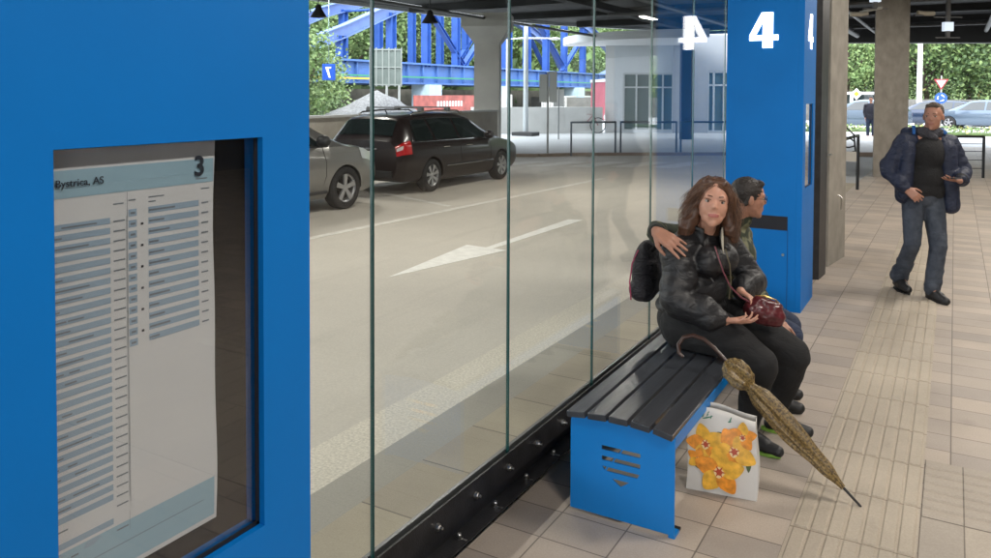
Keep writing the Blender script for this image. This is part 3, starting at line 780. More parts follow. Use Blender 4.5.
CAMO = mat('camouflage', (.15, .15, .085), .8, noise_=.3, nscale=15, col2=(.022, .030, .016), bump=.3, bscale=25, ndet=1)
for n_ in CAMO.node_tree.nodes:
    if n_.type == 'MAP_RANGE': n_.inputs['From Min'].default_value = .44; n_.inputs['From Max'].default_value = .50
JEAN_D = fabric('dark_jeans', (.018, .028, .06), .8, .3, .4, 10)
JEAN = fabric('grey_jeans', (.030, .038, .055), .8, .5, .35, 8, col2=(.065, .078, .10))
NAVY = fabric('navy_parka', (.010, .016, .040), .6, .1, .45, 7)
HOODB = mat('hood_blue', (.02, .12, .38), .6)
KNIT = fabric('black_knit', (.008, .008, .009), .85, .2, .4, 25)
SCARF = fabric('grey_scarf', (.045, .045, .055), .85, .3, .6, 22)
CREAM = mat('cream_collar', (.42, .38, .30), .8)
HAIRB = mat('brown_hair', (.075, .033, .018), .42, noise_=.5, nscale=30, stretch=(1, 1, .15))
HAIRB2 = mat('brown_hair_light', (.13, .062, .033), .42)
HAIRD = mat('dark_hair', (.016, .011, .009), .5, noise_=.3, nscale=60, bump=.6, bscale=160)
HAIRG = mat('greying_hair', (.07, .05, .036), .7, noise_=.45, nscale=120, bump=.7, bscale=200)

def smoothpush(sc, amp, seed=0):
    return lambda co: amp * (noise.noise(V((co.x * sc + seed, co.y * sc, co.z * sc * 1.6))) + .5 * noise.noise(V((co.x * sc * 2.1, co.y * sc * 2.1 + seed, co.z * sc * 3))))

def frame(fwd, up=(0, 0, 1)):
    """matrix with columns: right, forward, up"""
    f = V(fwd).normalized(); r = f.cross(V(up)).normalized(); u = r.cross(f).normalized()
    return Matrix((r, f, u)).transposed()
def head_prims(c, Fm, s=1.0, wide=1.0, beard=0):
    """c = centre of skull, Fm columns right/forward/up"""
    P = lambda x, y, z: V(c) + Fm @ (V((x, y, z)) * s)
    E = lambda x, y, z, a, b_, d: ('e', P(x, y, z), (a * s, b_ * s, d * s), Fm)
    C = lambda p, q, ra, rb: ('c', P(*p), P(*q), ra * s, rb * s)
    pr = [E(0, -.012, .030, .073 * wide, .092, .086), E(0, .022, -.012, .063 * wide, .066, .080), E(0, .032, -.062, .048 * wide, .050, .044), C((0, .060, -.086), (0, .063, -.088), .021, .021),
          C((-.036 * wide, .026, -.046), (-.010, .056, -.078), .024, .021), C((.036 * wide, .026, -.046), (.010, .056, -.078), .024, .021),
          # brow, nose, cheeks
          C((-.034, .066, .030), (.034, .066, .030), .015, .015), C((0, .078, .018), (0, .094, -.012), .0070, .0092),
          C((-.009, .085, -.016), (.009, .085, -.016), .0068, .0068), E(-.034, .054, -.018, .022, .020, .020), E(.034, .054, -.018, .022, .020, .020),
          # lips
          C((-.020, .078, -.047), (.020, .078, -.047), .0065, .0065), C((-.015, .078, -.056), (.015, .078, -.056), .0075, .0075), E(0, .066, -.05, .03, .02, .03),
          # ears
          E(-.076 * wide, -.006, -.004, .009, .017, .030), E(.076 * wide, -.006, -.004, .009, .017, .030)]
    return pr, P
def face_parts(P, Fm, parent, s=1.0, brow=BROW, look=0.0):
    for sx in (-1, 1):
        e = MB().ell(P(sx * .031, .0665, .012), (.0135 * s, .0125 * s, .0085 * s), Fm, nu=16, nv=10).build('eye', EYEW, parent, smooth=True)
        MB().ell(P(sx * .031 + look, .0760, .0118), (.0058 * s, .0035 * s, .0062 * s), Fm, nu=14, nv=8).build('iris', IRIS, e, smooth=True)
        MB().tube([P(sx * .017, .0790, .0185), P(sx * .031, .0800, .0225), P(sx * .045, .0740, .0180)], [.0017 * s] * 3, 6).build('eyelash', BROW, parent, smooth=True)
        MB().tube([P(sx * .014, .0815, .0355), P(sx * .030, .0800, .0385), P(sx * .048, .0680, .0345)], [.0026 * s, .0030 * s, .0012 * s], 6).build('eyebrow', brow, parent, smooth=True)
def lip_paint(P, Fm, s=1.0):
    q = P(0, .083, -.0515); inv = Fm.transposed()
    def f(c):
        d = inv @ (V(c) - q)
        return 1 if (abs(d.x) < .0235 * s and abs(d.z) < .0095 * s * (1.05 - abs(d.x) / .05) and abs(d.y) < .02) else 0
    return f
def hand_prims(wr, d, n, side, curl=.35, s=1.0, spread=.10, thumb_open=.6, curls=None):
    """wr wrist, d finger direction, n palm normal (the way fingers close), side=+1 thumb on d x n side"""
    wr = V(wr); d = V(d).normalized(); n = V(n); n = (n - d * n.dot(d)).normalized(); l = d.cross(n).normalized() * side
    pr = []
    offs = [.030, .010, -.010, -.028]; lens = [(.040, .024, .019), (.044, .028, .020), (.041, .026, .019), (.032, .019, .017)]
    base = .088 * s
    for k in range(4):
        kn = wr + d * (base - (.004 if k in (0, 2) else .010 if k == 3 else 0)) + l * offs[k] * s
        pr.append(('c', wr + l * offs[k] * .55 * s + d * .006, kn, .0145 * s, .0105 * s))
        if k < 3: pr.append(('c', wr + d * .03 * s + l * (offs[k] - .009) * .8 * s, kn - l * .009 * s - d * .008, .013 * s, .009 * s))
        cu = curls[k] if curls else curl * (1 + .18 * k)
        ang = cu * .7; p = kn; lat = l * math.sin((1.5 - k) * spread)
        rr = [.0088, .0080, .0072, .0060]
        for j in range(3):
            dd = (d * math.cos(ang) + n * math.sin(ang) + lat * .8).normalized()
            q = p + dd * lens[k][j] * s
            pr.append(('c', p, q, rr[j] * s * (.9 if k == 3 else 1), rr[j + 1] * s * (.9 if k == 3 else 1)))
            p = q; ang += cu
    t0 = wr + d * .022 * s + l * .024 * s + n * .004; t1 = t0 + (d * .55 + l * thumb_open + n * .25).normalized() * .040 * s
    t2 = t1 + (d * .85 + l * thumb_open * .45 + n * .35).normalized() * .030 * s; t3 = t2 + (d * .95 + l * .05 + n * .45).normalized() * .024 * s
    pr += [('c', t0, t1, .0145 * s, .0110 * s), ('c', t1, t2, .0100 * s, .0088 * s), ('c', t2, t3, .0088 * s, .0068 * s)]
    return pr
def sleeve_folds(a, b, r, n, amp=.007, seed=1):
    rnd = random.Random(seed); out = []; a = V(a); b = V(b); d = b - a; u = d.orthogonal().normalized(); w = d.normalized().cross(u)
    for k in range(n):
        t = (k + .5) / n; c = a + d * t; an = rnd.uniform(0, 6.28); o = (u * math.cos(an) + w * math.sin(an)) * amp
        tilt = (u * rnd.uniform(-1, 1) + w * rnd.uniform(-1, 1)) * .012
        out.append(('c', c + o - tilt, c + o + tilt, r * rnd.uniform(.96, 1.04), r * rnd.uniform(.96, 1.04)))
    return out
def shoe(name, toe_dir, heel, parent, mt, sole_mt, s=1.0):
    d = V(toe_dir).normalized(); h = V(heel)
    l = V((-d.y, d.x, 0))
    pr = [('c', h + V((0, 0, .040)), h + d * .10 * s + V((0, 0, .042)), .036 * s, .040 * s), ('c', h + d * .10 * s + V((0, 0, .040)), h + d * .20 * s + V((0, 0, .030)), .041 * s, .030 * s),
          ('c', h + V((0, 0, .05)) + d * .01, h + V((0, 0, .095)) + d * .025, .037 * s, .036 * s), ('c', h + d * .03 + V((0, 0, .08)), h + d * .13 * s + V((0, 0, .048)), .034 * s, .034 * s)]
    o = organic(name, pr, .006, mt, parent, 3)
    for v in o.data.vertices:
        if v.co.z < .006: v.co.z = .006
    sp = MB(); pts = []
    for k in range(20):
        a = 2 * math.pi * k / 20; x = math.cos(a); y = math.sin(a)
        wd = .037 if x < 0 else .043 * (1 - .25 * max(0, x) ** 4)
        q = h + d * (.083 + x * .132) * s + l * y * wd * s
        pts.append((q.x, q.y))
    sp.prism(pts, .0008, .016).build('sole', sole_mt, o)
    return o
def strands(m, roots, rnd, length, rad, P, Fm, wave=.01, mis=(0, 1), gravity=None, seg_=9):
    pass

# ---------------------------------------------------------------- seated woman
wm = empty('person', (-1.15, 4.1, 0)); O = V((-1.15, 4.1, 0))
tag(wm, 'woman with long wavy brown hair in a black jacket sitting on the bench', 'person')
def W(*p): return V(p) - O          # world -> local of this person
hc = W(-1.062, 4.055, 1.192); Ff = frame((.36, -.93, .04), (.10, .03, 1))
hp, P = head_prims(hc, Ff, 1.09, 1.04)
sR, sL = W(-1.215, 3.955, .945), W(-1.045, 4.275, .95)
eR, eL = W(-1.175, 3.86, .70), W(-.915, 4.34, .745)
wR, wL = W(-.955, 3.90, .640), W(-.930, 4.125, .738)
body = list(hp)
body += [('c', hc + V((-.03, .02, -.06)), W(-1.12, 4.115, 1.01), .052, .056), ('c', W(-1.12, 4.115, 1.0), sR, .06, .055), ('c', W(-1.12, 4.115, 1.0), sL, .06, .055),
         ('e', W(-1.15, 4.12, .88), (.12, .15, .15)), ('e', W(-1.17, 4.12, .70), (.12, .15, .14)), ('e', W(-1.18, 4.12, .56), (.14, .17, .11)),
         ('c', sR, eR, .045, .038), ('c', eR, wR, .036, .026), ('c', sL, eL, .045, .038), ('c', eL, wL, .036, .026)]
kR, kL = W(-.800, 3.965, .425), W(-.695, 4.225, .42)
aR, aL = W(-.86, 3.975, .10), W(-.775, 4.24, .10)
body += [('c', W(-1.16, 4.01, .54), kR, .075, .055), ('c', kR, aR, .05, .035), ('c', W(-1.12, 4.24, .54), kL, .075, .055), ('c', kL, aL, .05, .035), ('c', aR, aR + V((.07, -.01, -.045)), .030, .020), ('c', aL, aL + V((.07, 0, -.045)), .030, .020)]
body += hand_prims(wR, (.95, -.02, .06), (-.05, .35, .9), -1, curls=[.25, .35, .5, .6], s=.92, thumb_open=.45)
body += hand_prims(wL + V((.0, 0, .0)), (.78, -.42, -.30), (-.15, -.35, -.9), 1, curls=[.45, .5, .55, .6], s=.92, thumb_open=.35)
organic('body', body, .0038, [SKIN, LIP], wm, 7, paint=lip_paint(P, Ff, 1.09))
face_parts(P, Ff, wm, 1.09)
# leggings
lg = [('e', W(-1.19, 4.12, .565), (.175, .205, .13)), ('c', W(-1.19, 3.99, .555), W(-1.0, 3.97, .545), .120, .118), ('c', W(-1.0, 3.97, .545), kR + V((.0, 0, .005)), .118, .090), ('c', kR, (kR + aR) / 2, .088, .072), ('c', (kR + aR) / 2, aR, .072, .052),
      ('c', W(-1.14, 4.25, .555), W(-.95, 4.24, .545), .118, .116), ('c', W(-.95, 4.24, .545), kL, .116, .092), ('c', kL, (kL + aL) / 2, .09, .074), ('c', (kL + aL) / 2, aL, .074, .052)]
lo_ = organic('trousers', lg, .010, LEGG, wm, 6, push=smoothpush(9, .005))
for v in lo_.data.vertices:
    if v.co.z < .452 and v.co.x + O.x < -.92: v.co.z = .452 + (v.co.z - .452) * .05
# jacket
jk = [('e', W(-1.165, 4.12, .90), (.150, .190, .155), Matrix.Rotation(R(-24), 3, 'Z')), ('e', W(-1.175, 4.12, .74), (.165, .195, .155), Matrix.Rotation(R(-20), 3, 'Z')), ('e', W(-1.19, 4.12, .635), (.178, .20, .075), Matrix.Rotation(R(-16), 3, 'Z')),
      ('c', W(-1.135, 4.115, .985), sR + V((.01, .01, .0)), .085, .078), ('c', W(-1.135, 4.115, .985), sL + V((0, 0, 0)), .085, .076),
      ('e', W(-1.075, 4.03, .895), (.085, .10, .085)), ('e', W(-1.03, 4.13, .895), (.085, .095, .085)),
      ('c', sR, eR, .082, .076), ('c', eR, (eR + wR) / 2, .078, .074), ('c', (eR + wR) / 2, wR - (wR - eR).normalized() * .03, .074, .048),
      ('c', sL, eL, .078, .072), ('c', eL, (eL + wL) / 2, .072, .066), ('c', (eL + wL) / 2, wL - (wL - eL).normalized() * .03, .066, .044)]
jk += sleeve_folds(sR, eR, .080, 5, .010, 2) + sleeve_folds(eR, wR - (wR - eR) * .25, .071, 5, .010, 3) + sleeve_folds(eL, wL - (wL - eL) * .25, .063, 4, .009, 4)
jw = organic('jacket', jk, .0075, JACK_W, wm, 4, push=smoothpush(14, .0025, 3))
for nm, a, b, r_ in (('cuff', eR, wR, .040), ('cuff', eL, wL, .037)):
    d = (b - a).normalized(); MB().tube([b - d * .045, b - d * .03, b - d * .008, b + d * .002], [r_ + .006, r_ + .004, r_, r_ - .006], 18, flat=.9).build(nm, KNIT, wm, smooth=True)
# stand-up collar, open, with cream lining
cm = MB(); vs = []; nC = 22
nb = W(-1.105, 4.10, 1.03)
for j in range(4):
    for i in range(nC):
        a = R(-90 - 65) - R(360 - 60) * 0 + R(40) + i / (nC - 1) * R(310)
        fd = math.atan2(-.8, .55); a = fd + R(26) + i / (nC - 1) * R(308)
        rr = [.098, .088, .088, .100][j]; h = [-.03, .01, .04, .062][j] - (.03 * (1 - abs(i / (nC - 1) - .5) * 2) if False else 0) - .028 * abs(i / (nC - 1) * 2 - 1) ** 3
        vs.append(nb + V((math.cos(a) * rr, math.sin(a) * rr, h)))
cm.add(vs, [(j * nC + i, j * nC + i + 1, (j + 1) * nC + i + 1, (j + 1) * nC + i) for j in range(3) for i in range(nC - 1)])
co_ = cm.build('collar', JACK_W, wm, smooth=True); sm_ = co_.modifiers.new('s', 'SOLIDIFY'); sm_.thickness = .010
MB().tube([W(-1.015, 4.06, 1.065), W(-1.000, 4.005, 1.025), W(-.992, 3.985, .985), W(-.985, 3.98, .95)], [.006, .010, .008, .003], 8, flat=.5).build('collar_lining', CREAM, wm, smooth=True)
zz = [W(-.985, 3.975, .98), W(-.965, 3.985, .90), W(-.962, 4.00, .82), W(-.975, 4.02, .72)]
MB().tube([z + V((.012, -.012, 0)) for z in zz], .0035, 6).build('zipper', mat('zip_metal', (.25, .22, .15), .4, metal=.8), wm, smooth=True)
MB().tube([W(-1.035, 3.925, .835), W(-1.02, 3.93, .815)], [.004, .003], 6).build('zip_pull', STEEL, wm)
# hair
P = lambda x, y, z: hc + Ff @ V((x, y, z + .004))
rnd = random.Random(5); hm = MB()
hr = [('e', P(0, -.032, .034), (.092, .104, .096), Ff), ('c', P(-.062, -.02, .02), P(-.100, -.005, -.12), .032, .040), ('c', P(.062, -.02, .02), P(.108, -.01, -.13), .034, .048), ('c', P(0, -.075, .0), P(.0, -.09, -.16), .06, .06),
      ('c', P(.112, -.01, -.13), P(.128, .0, -.20), .050, .03), ('c', P(-.105, -.005, -.13), P(-.125, -.01, -.17), .045, .025), ('c', P(-.064, .022, .062), P(-.082, .010, -.02), .018, .022), ('c', P(.064, .022, .062), P(.084, .010, -.02), .018, .022), ('c', P(-.04, .030, .098), P(.04, .030, .098), .024, .024)]
base = organic('hair', hr, .007, [HAIRB], wm, 3, push=smoothpush(26, .006))
for k in range(1500):
    a = rnd.uniform(-math.pi, math.pi); face_gap = abs(a) < R(40)
    # a measured from the forward direction
    el_ = rnd.uniform(.0, 1.25)
    r0 = V((math.sin(a) * math.cos(el_) * .094, -.024 + math.cos(a) * math.cos(el_) * .100, .040 + math.sin(el_) * .095))
    if r0.y > .045 and r0.z < .085: continue
    side = 1 if r0.x >= 0 else -1
    pts = []; ph = 9 * noise.noise(r0 * 22) + rnd.uniform(-.4, .4); amp = rnd.uniform(.007, .018); Ln = rnd.uniform(.13, .30); fr2 = 58 + 22 * noise.noise(r0 * 9 + V((5, 1, 2)))
    tx = side * rnd.uniform(.085, .150) if r0.y > -.04 else rnd.uniform(-.15, .15); ty = rnd.uniform(-.05, .035) if r0.y > -.04 else rnd.uniform(-.125, -.06)
    N = 11
    for j in range(N):
        t = j / (N - 1); dn = t * Ln
        k1 = min(1, t * 1.15); k1 = k1 ** 1.5
        x = r0.x * (1 - k1) + tx * k1; y_ = r0.y * (1 - k1) + ty * k1; z = r0.z - dn * (.35 + .65 * t) + .010 * math.sin(t * math.pi)
        # keep outside the skull
        q = V((x / .094, (y_ + .02) / .106, (z - .03) / .103))
        if q.length < 1 and z > -.05: q2 = q.normalized(); x, y_, z = q2.x * .094, q2.y * .106 - .02, q2.z * .103 + .03
        x += amp * t * math.sin(dn * fr2 + ph); y_ += amp * t * math.cos(dn * fr2 + ph); z += amp * .3 * math.sin(dn * fr2 * .7 + ph)
        pts.append(P(x, y_, z))
    r_ = rnd.uniform(.0009, .0019)
    hm.tube(pts, [r_] * 6 + [r_ * .9, r_ * .8, r_ * .6, r_ * .4, r_ * .15], 4, mi=rnd.choice([0, 0, 0, 1, 1, 2]))
hm.build('hair_locks', [HAIRB, HAIRB2, mat('brown_hair_gold', (.21, .105, .055), .45)], base, smooth=True)
# shoes
GREENS = mat('sole_green', (.22, .42, .06), .5)
shoe('shoe', (1, -.22, 0), W(-.885, 3.98, 0), wm, SHOE, GREENS, .93)
shoe('shoe', (1, .05, 0), W(-.80, 4.24, 0), wm, SHOE, GREENS, .93)
ring = MB().lathe([(.0088, -.002), (.0100, -.001), (.0100, .001), (.0088, .002)], 16, close=True)

# ---------------------------------------------------------------- seated companion in camouflage
O2 = V((-1.1, 4.65, 0)); bm_ = empty('person', O2)
tag(bm_, 'man with glasses in a camouflage jacket sitting with an arm round the woman', 'person')
def B(*p): return V(p) - O2
hc2 = B(-1.01, 4.65, 1.150); Fb = frame((.90, .42, -.12))
hp2, P2 = head_prims(hc2, Fb, .98)
s1, s2 = B(-1.15, 4.50, .92), B(-1.09, 4.80, .91)
e1, w1_ = B(-1.385, 4.20, .985), B(-1.305, 3.885, 1.050)
e2_, w2_ = B(-1.03, 4.74, .68), B(-.855, 4.50, .540)
bb = list(hp2) + [('c', hc2 + V((-.03, 0, -.05)), B(-1.08, 4.67, .97), .05, .055), ('c', B(-1.08, 4.67, .96), s1, .055, .05), ('c', B(-1.08, 4.67, .96), s2, .055, .05), ('e', B(-1.12, 4.68, .82), (.10, .15, .17)), ('e', B(-1.15, 4.68, .56), (.12, .16, .11)),
      ('c', B(-1.12, 4.68, .8), B(-1.14, 4.68, .56), .12, .12), ('c', s1, e1, .042, .036), ('c', e1, w1_, .035, .025), ('c', s2, e2_, .042, .036), ('c', e2_, w2_, .035, .025)]
k1_, k2_ = B(-.76, 4.55, .425), B(-.80, 4.74, .425)
for k_, hx in ((k1_, 4.58), (k2_, 4.78)):
    bb += [('c', B(-1.12, hx, .54), k_, .07, .052), ('c', k_, V((k_.x - .10, k_.y, .10)), .048, .034), ('c', V((k_.x - .10, k_.y, .10)), V((k_.x - .04, k_.y, .05)), .030, .020)]
bb += hand_prims(w1_, (.84, -.20, -.40), (-.15, .75, -.65), -1, curls=[.10, .12, .14, .18], s=1.1, thumb_open=.5, spread=.12)
bb += hand_prims(w2_, (.72, -.38, -.42), (-.3, .1, -.9), 1, curls=[.2, .25, .3, .3], s=1.0)
organic('body', bb, .0045, [SKIN_M, LIP], bm_, 3, paint=lip_paint(P2, Fb, .98))
face_parts(P2, Fb, bm_, .98)
jb = [('e', B(-1.11, 4.67, .80), (.135, .19, .17)), ('e', B(-1.14, 4.67, .62), (.15, .185, .13)), ('c', B(-1.09, 4.67, .93), s1, .078, .07), ('c', B(-1.09, 4.67, .93), s2, .078, .07),
      ('c', s1, e1, .068, .060), ('c', e1, w1_ - (w1_ - e1) * .12, .058, .044), ('c', s2, e2_, .068, .058), ('c', e2_, w2_ - (w2_ - e2_) * .08, .056, .042), ('c', B(-1.08, 4.67, 1.0), B(-1.05, 4.665, 1.03), .062, .058)]
organic('jacket', jb + sleeve_folds(e1, w1_ - (w1_ - e1) * .2, .052, 4, .006, 9), .009, CAMO, bm_, 4, push=smoothpush(14, .005, 8))
d = (w1_ - e1).normalized(); MB().tube([w1_ - d * .035, w1_ - d * .012, w1_ + d * .004], [.046, .042, .034], 18).build('cuff', mat('cuff_dark', (.015, .017, .014), .8), bm_, smooth=True)
organic('trousers', [('e', B(-1.15, 4.68, .56), (.15, .185, .12)), ('c', B(-1.12, 4.58, .545), k1_, .098, .072), ('c', k1_, V((k1_.x - .10, k1_.y, .10)), .072, .055), ('c', B(-1.12, 4.78, .545), k2_, .098, .072), ('c', k2_, V((k2_.x - .10, k2_.y, .10)), .072, .055)], .011, JEAN_D, bm_, 5)
organic('hair', [('e', P2(0, -.022, .040), (.080, .092, .086), Fb), ('c', P2(-.066, -.02, .01), P2(-.064, -.03, -.03), .016, .012), ('c', P2(.066, -.02, .01), P2(.064, -.03, -.03), .016, .012), ('c', P2(0, -.085, .0), P2(0, -.078, -.045), .030, .022), ('c', P2(-.03, .048, .095), P2(.03, .048, .095), .020, .020)], .005, HAIRD, bm_, 2, push=smoothpush(60, .003))
gm = MB()
for sx in (-1, 1):
    ring_ = [P2(sx * (.033 + .024 * math.cos(a)), .091 - .006 * abs(math.cos(a)), .010 + .017 * math.sin(a)) for a in [2 * math.pi * k / 16 for k in range(17)]]
    gm.tube(ring_, .0018, 6, cap=False)
    gm.tube([P2(sx * .056, .088, .014), P2(sx * .079, .05, .014), P2(sx * .080, -.01, .008)], .0018, 6)
gm.tube([P2(-.01, .094, .012), P2(.01, .094, .012)], .0018, 6)
gm.build('glasses', BLACK, bm_, smooth=True)
RED = mat('red_patch', (.75, .04, .03), .6)
pm_ = MB().ell(B(-.975, 4.625, .775), (.020, .014, .030), nu=12, nv=8); pm_.build('armband', RED, bm_, smooth=True)
shoe('shoe', (1, 0, 0), V((k1_.x - .14, k1_.y, 0)), bm_, SHOE, BLACK, .98)
shoe('shoe', (1, .1, 0), V((k2_.x - .14, k2_.y, 0)), bm_, SHOE, BLACK, .98)

# backpack between the couple and the glass
bp_ = empty('backpack', (-1.47, 4.23, .60)); tag(bp_, 'black backpack with pink piping behind the seated woman, against the glass', 'backpack')
organic('bag_body', [('e', (0, 0, .16), (.075, .14, .175)), ('c', (-.01, -.07, .07), (-.01, .07, .07), .068, .068), ('c', (.0, -.06, .24), (.0, .06, .24), .055, .055)], .008, fabric('pack_black', (.02, .018, .022), .7, .3, .6, 10), bp_, 5)
MB().tube([(-.045, -.128, .02), (-.050, -.138, .12), (-.04, -.128, .22), (-.02, -.09, .29)], .0045, 6).build('piping', mat('pink_piping', (.35, .04, .10), .5), bp_, smooth=True)
MB().tube([(.05, -.08, .29), (.09, -.09, .33), (.15, -.10, .33)], [.012, .014, .012], 8, flat=.35).build('strap', BLACK, bp_, smooth=True)

# handbag held by the woman
LEATH = mat('burgundy_leather', (.085, .014, .018), .3, noise_=.35, nscale=20, bump=.3, bscale=35)
hb = empty('handbag', (-.805, 4.10, .663)); tag(hb, 'small burgundy leather handbag held on the lap by the seated woman', 'handbag'); hb.rotation_euler = (R(0), R(18), R(24))
organic('bag_body', [('c', (-.055, 0, -.015), (.055, 0, -.015), .052, .052), ('c', (-.045, 0, .025), (.045, 0, .025), .036, .036), ('e', (0, 0, -.02), (.10, .045, .055))], .005, LEATH, hb, 5, push=smoothpush(30, .004))
MB().tube([(-.07, 0, .052), (-.03, -.005, .068), (.03, -.005, .068), (.075, 0, .045)], .0035, 6).build('zipper', mat('zip_gold', (.45, .30, .10), .35, metal=.9), hb, smooth=True)
O3 = V((-.805, 4.10, .663)); inv = (Matrix.Rotation(R(24), 3, 'Z') @ Matrix.Rotation(R(18), 3, 'Y')).transposed()
sp = [V(p) for p in ((-1.025, 3.965, .985), (-1.00, 3.945, .93), (-.975, 3.935, .87), (-.945, 3.95, .80), (-.905, 4.00, .74), (-.87, 4.06, .705))]
MB().tube([inv @ (p - O3) for p in sp], .0055, 6, flat=.5).build('strap', mat('strap_burgundy', (.13, .03, .045), .4), hb, smooth=True)
MB().lathe([(.0078, -.002), (.0092, -.001), (.0092, .001), (.0078, .002)], 14, close=True, M=Matrix.Translation(wL + V((.083, -.035, -.045))) @ frame((.1, .1, 1), (.78, -.42, -.30)).to_4x4()).build('finger_ring', mat('gold', (.8, .55, .2), .25, metal=1), wm)

# ---------------------------------------------------------------- umbrella
um = empty('umbrella', (-.311, 3.635, 0)); tag(um, 'folded gold and brown umbrella with hooked handle leaning from floor to bench edge', 'umbrella')
U0 = V((0, 0, 0.004)); U1 = V((-.905, 3.690, .520)) - V((-.311, 3.635, 0)); ud = (U1 - U0).normalized(); UL = (U1 - U0).length
UM = mat('umbrella_print', (.24, .16, .055), .45, noise_=.4, nscale=110, col2=(.07, .042, .016), bump=.5, bscale=25, ndet=2)
for n_ in UM.node_tree.nodes:
    if n_.type == 'MAP_RANGE': n_.inputs['From Min'].default_value = .42; n_.inputs['From Max'].default_value = .6
MB().tube([U0, U0 + ud * .13], [.004, .0048], 10).build('tip', STEEL, um, smooth=True)
MB().tube([U0 + ud * .0, U0 + ud * .10], [.0055, .006], 10).build('ferrule', BLACK, um, smooth=True)
uu = ud.orthogonal().normalized(); uw = ud.cross(uu)
def fold(s0, s1, prof, pleats, name, seed, amp):
    m = MB(); n = 64; vs = []; K = 40; rnd = random.Random(seed); ph = [rnd.uniform(0, 6.28) for _ in range(4)]
    for j in range(K + 1):
        t = j / K; s = s0 + (s1 - s0) * t
        r_ = None
        for (a, ra), (b, rb) in zip(prof, prof[1:]):
            if a <= t <= b: q = (t - a) / (b - a); q = q * q * (3 - 2 * q); r_ = ra + (rb - ra) * q; break
        if r_ is None: r_ = prof[-1][1]
        for i in range(n):
            a = 2 * math.pi * i / n; tw = a * pleats + t * 3.2
            rr = r_ * (1 + amp * math.sin(tw) + .10 * math.sin(2 * a + ph[0] + t * 4) + .05 * math.sin(3 * a + ph[1] - t * 9))
            vs.append(U0 + ud * s + (uu * math.cos(a) + uw * math.sin(a)) * rr)
    m.add(vs, [(j * n + i, j * n + (i + 1) % n, (j + 1) * n + (i + 1) % n, (j + 1) * n + i) for j in range(K) for i in range(n)])
    m.add([U0 + ud * s0, U0 + ud * s1], [])
    return m.build(name, UM, um, smooth=True)
fold(.095, UL * .80, [(0, .011), (.2, .028), (.6, .044), (.86, .042), (1, .022)], 8, 'canopy', 2, .16)
fold(UL * .79, UL * .985, [(0, .022), (.22, .048), (.45, .052), (.7, .050), (.88, .034), (1, .014)], 7, 'canopy_hem', 5, .24)
MB().lathe([(.020, -.012), (.025, -.008), (.025, .008), (.020, .012)], 20, M=Matrix.Translation(U0 + ud * UL * .795) @ frame(uu, ud).to_4x4()).build('strap', UM, um, smooth=True)
oo = V((-.311, 3.635, 0))
WOODH = mat('handle_brown', (.045, .02, .014), .3)
hk = [U1 - ud * .02, V((-.955, 3.70, .560)) - oo, V((-1.005, 3.705, .590)) - oo, V((-1.055, 3.70, .602)) - oo, V((-1.098, 3.69, .588)) - oo, V((-1.118, 3.675, .555)) - oo, V((-1.110, 3.66, .520)) - oo, V((-1.088, 3.655, .505)) - oo]
MB().tube([U0 + ud * UL * .9, U1 - ud * .02] + hk[1:], [.006, .0085] + [.0095] * 6 + [.008], 12).build('handle', WOODH, um, smooth=True)

# ---------------------------------------------------------------- flower shopping bag
sb = empty('shopping_bag', (-.86, 3.50, 0)); tag(sb, 'white plastic shopping bag printed with orange orchids standing under the bench edge', 'bag'); sb.rotation_euler.z = R(8)
BAGM = mat('bag_white', (.62, .60, .57), .45, bump=.35, bscale=12)
m = MB(); nx, nz, dp = 12, 14, .115; w0 = .15; Hb = .345
def bagp(u, v, side):
    """u -1..1, v 0..1"""
    wv = w0 * (1 - .03 * v); bulge = (.010 * math.sin(v * math.pi) * (1 - u * u)); yb = (-dp / 2 * (1 - .45 * v ** 2) - bulge) if side == 0 else (dp / 2 * (1 - .45 * v ** 2) + bulge)
    zt = Hb * v + (.018 * (1 - u * u) - .014 * u * 0) * v - .012 * v * math.sin(u * 2.2)
    return V((u * wv + .006 * math.sin(v * 5), yb + .004 * math.sin(u * 5 + v * 7 + side) * v, zt))
vs = [bagp(-1 + 2 * i / nx, j / nz, 0) for j in range(nz + 1) for i in range(nx + 1)]; b_ = len(vs)
vs += [bagp(-1 + 2 * i / nx, j / nz, 1) for j in range(nz + 1) for i in range(nx + 1)]
W1 = nx + 1
fs = [(j * W1 + i, j * W1 + i + 1, (j + 1) * W1 + i + 1, (j + 1) * W1 + i) for j in range(nz) for i in range(nx)]
fs += [(b_ + j * W1 + i, b_ + (j + 1) * W1 + i, b_ + (j + 1) * W1 + i + 1, b_ + j * W1 + i + 1) for j in range(nz) for i in range(nx)]
for i0 in (0, nx): fs += [(j * W1 + i0, (j + 1) * W1 + i0, b_ + (j + 1) * W1 + i0, b_ + j * W1 + i0) for j in range(nz)]
fs += [(i, i + 1, b_ + i + 1, b_ + i) for i in range(nx)]
m.add(vs, fs); bo_ = m.build('bag_shell', BAGM, sb, smooth=True); sd_ = bo_.modifiers.new('s', 'SOLIDIFY'); sd_.thickness = .0012
YEL = mat('petal_orange', (.78, .27, .02), .45, noise_=.35, nscale=35); YEL2 = mat('petal_yellow', (.80, .42, .04), .45, noise_=.3, nscale=30); REDP = mat('petal_heart', (.45, .06, .02), .45); LEAFG = mat('print_leaf', (.06, .10, .03), .45); CRM = mat('petal_cream', (.82, .62, .32), .45); BUDG = mat('print_green', (.03, .18, .10), .5); BACKG = mat('print_shadow', (.68, .58, .40), .5)
prn = MB()
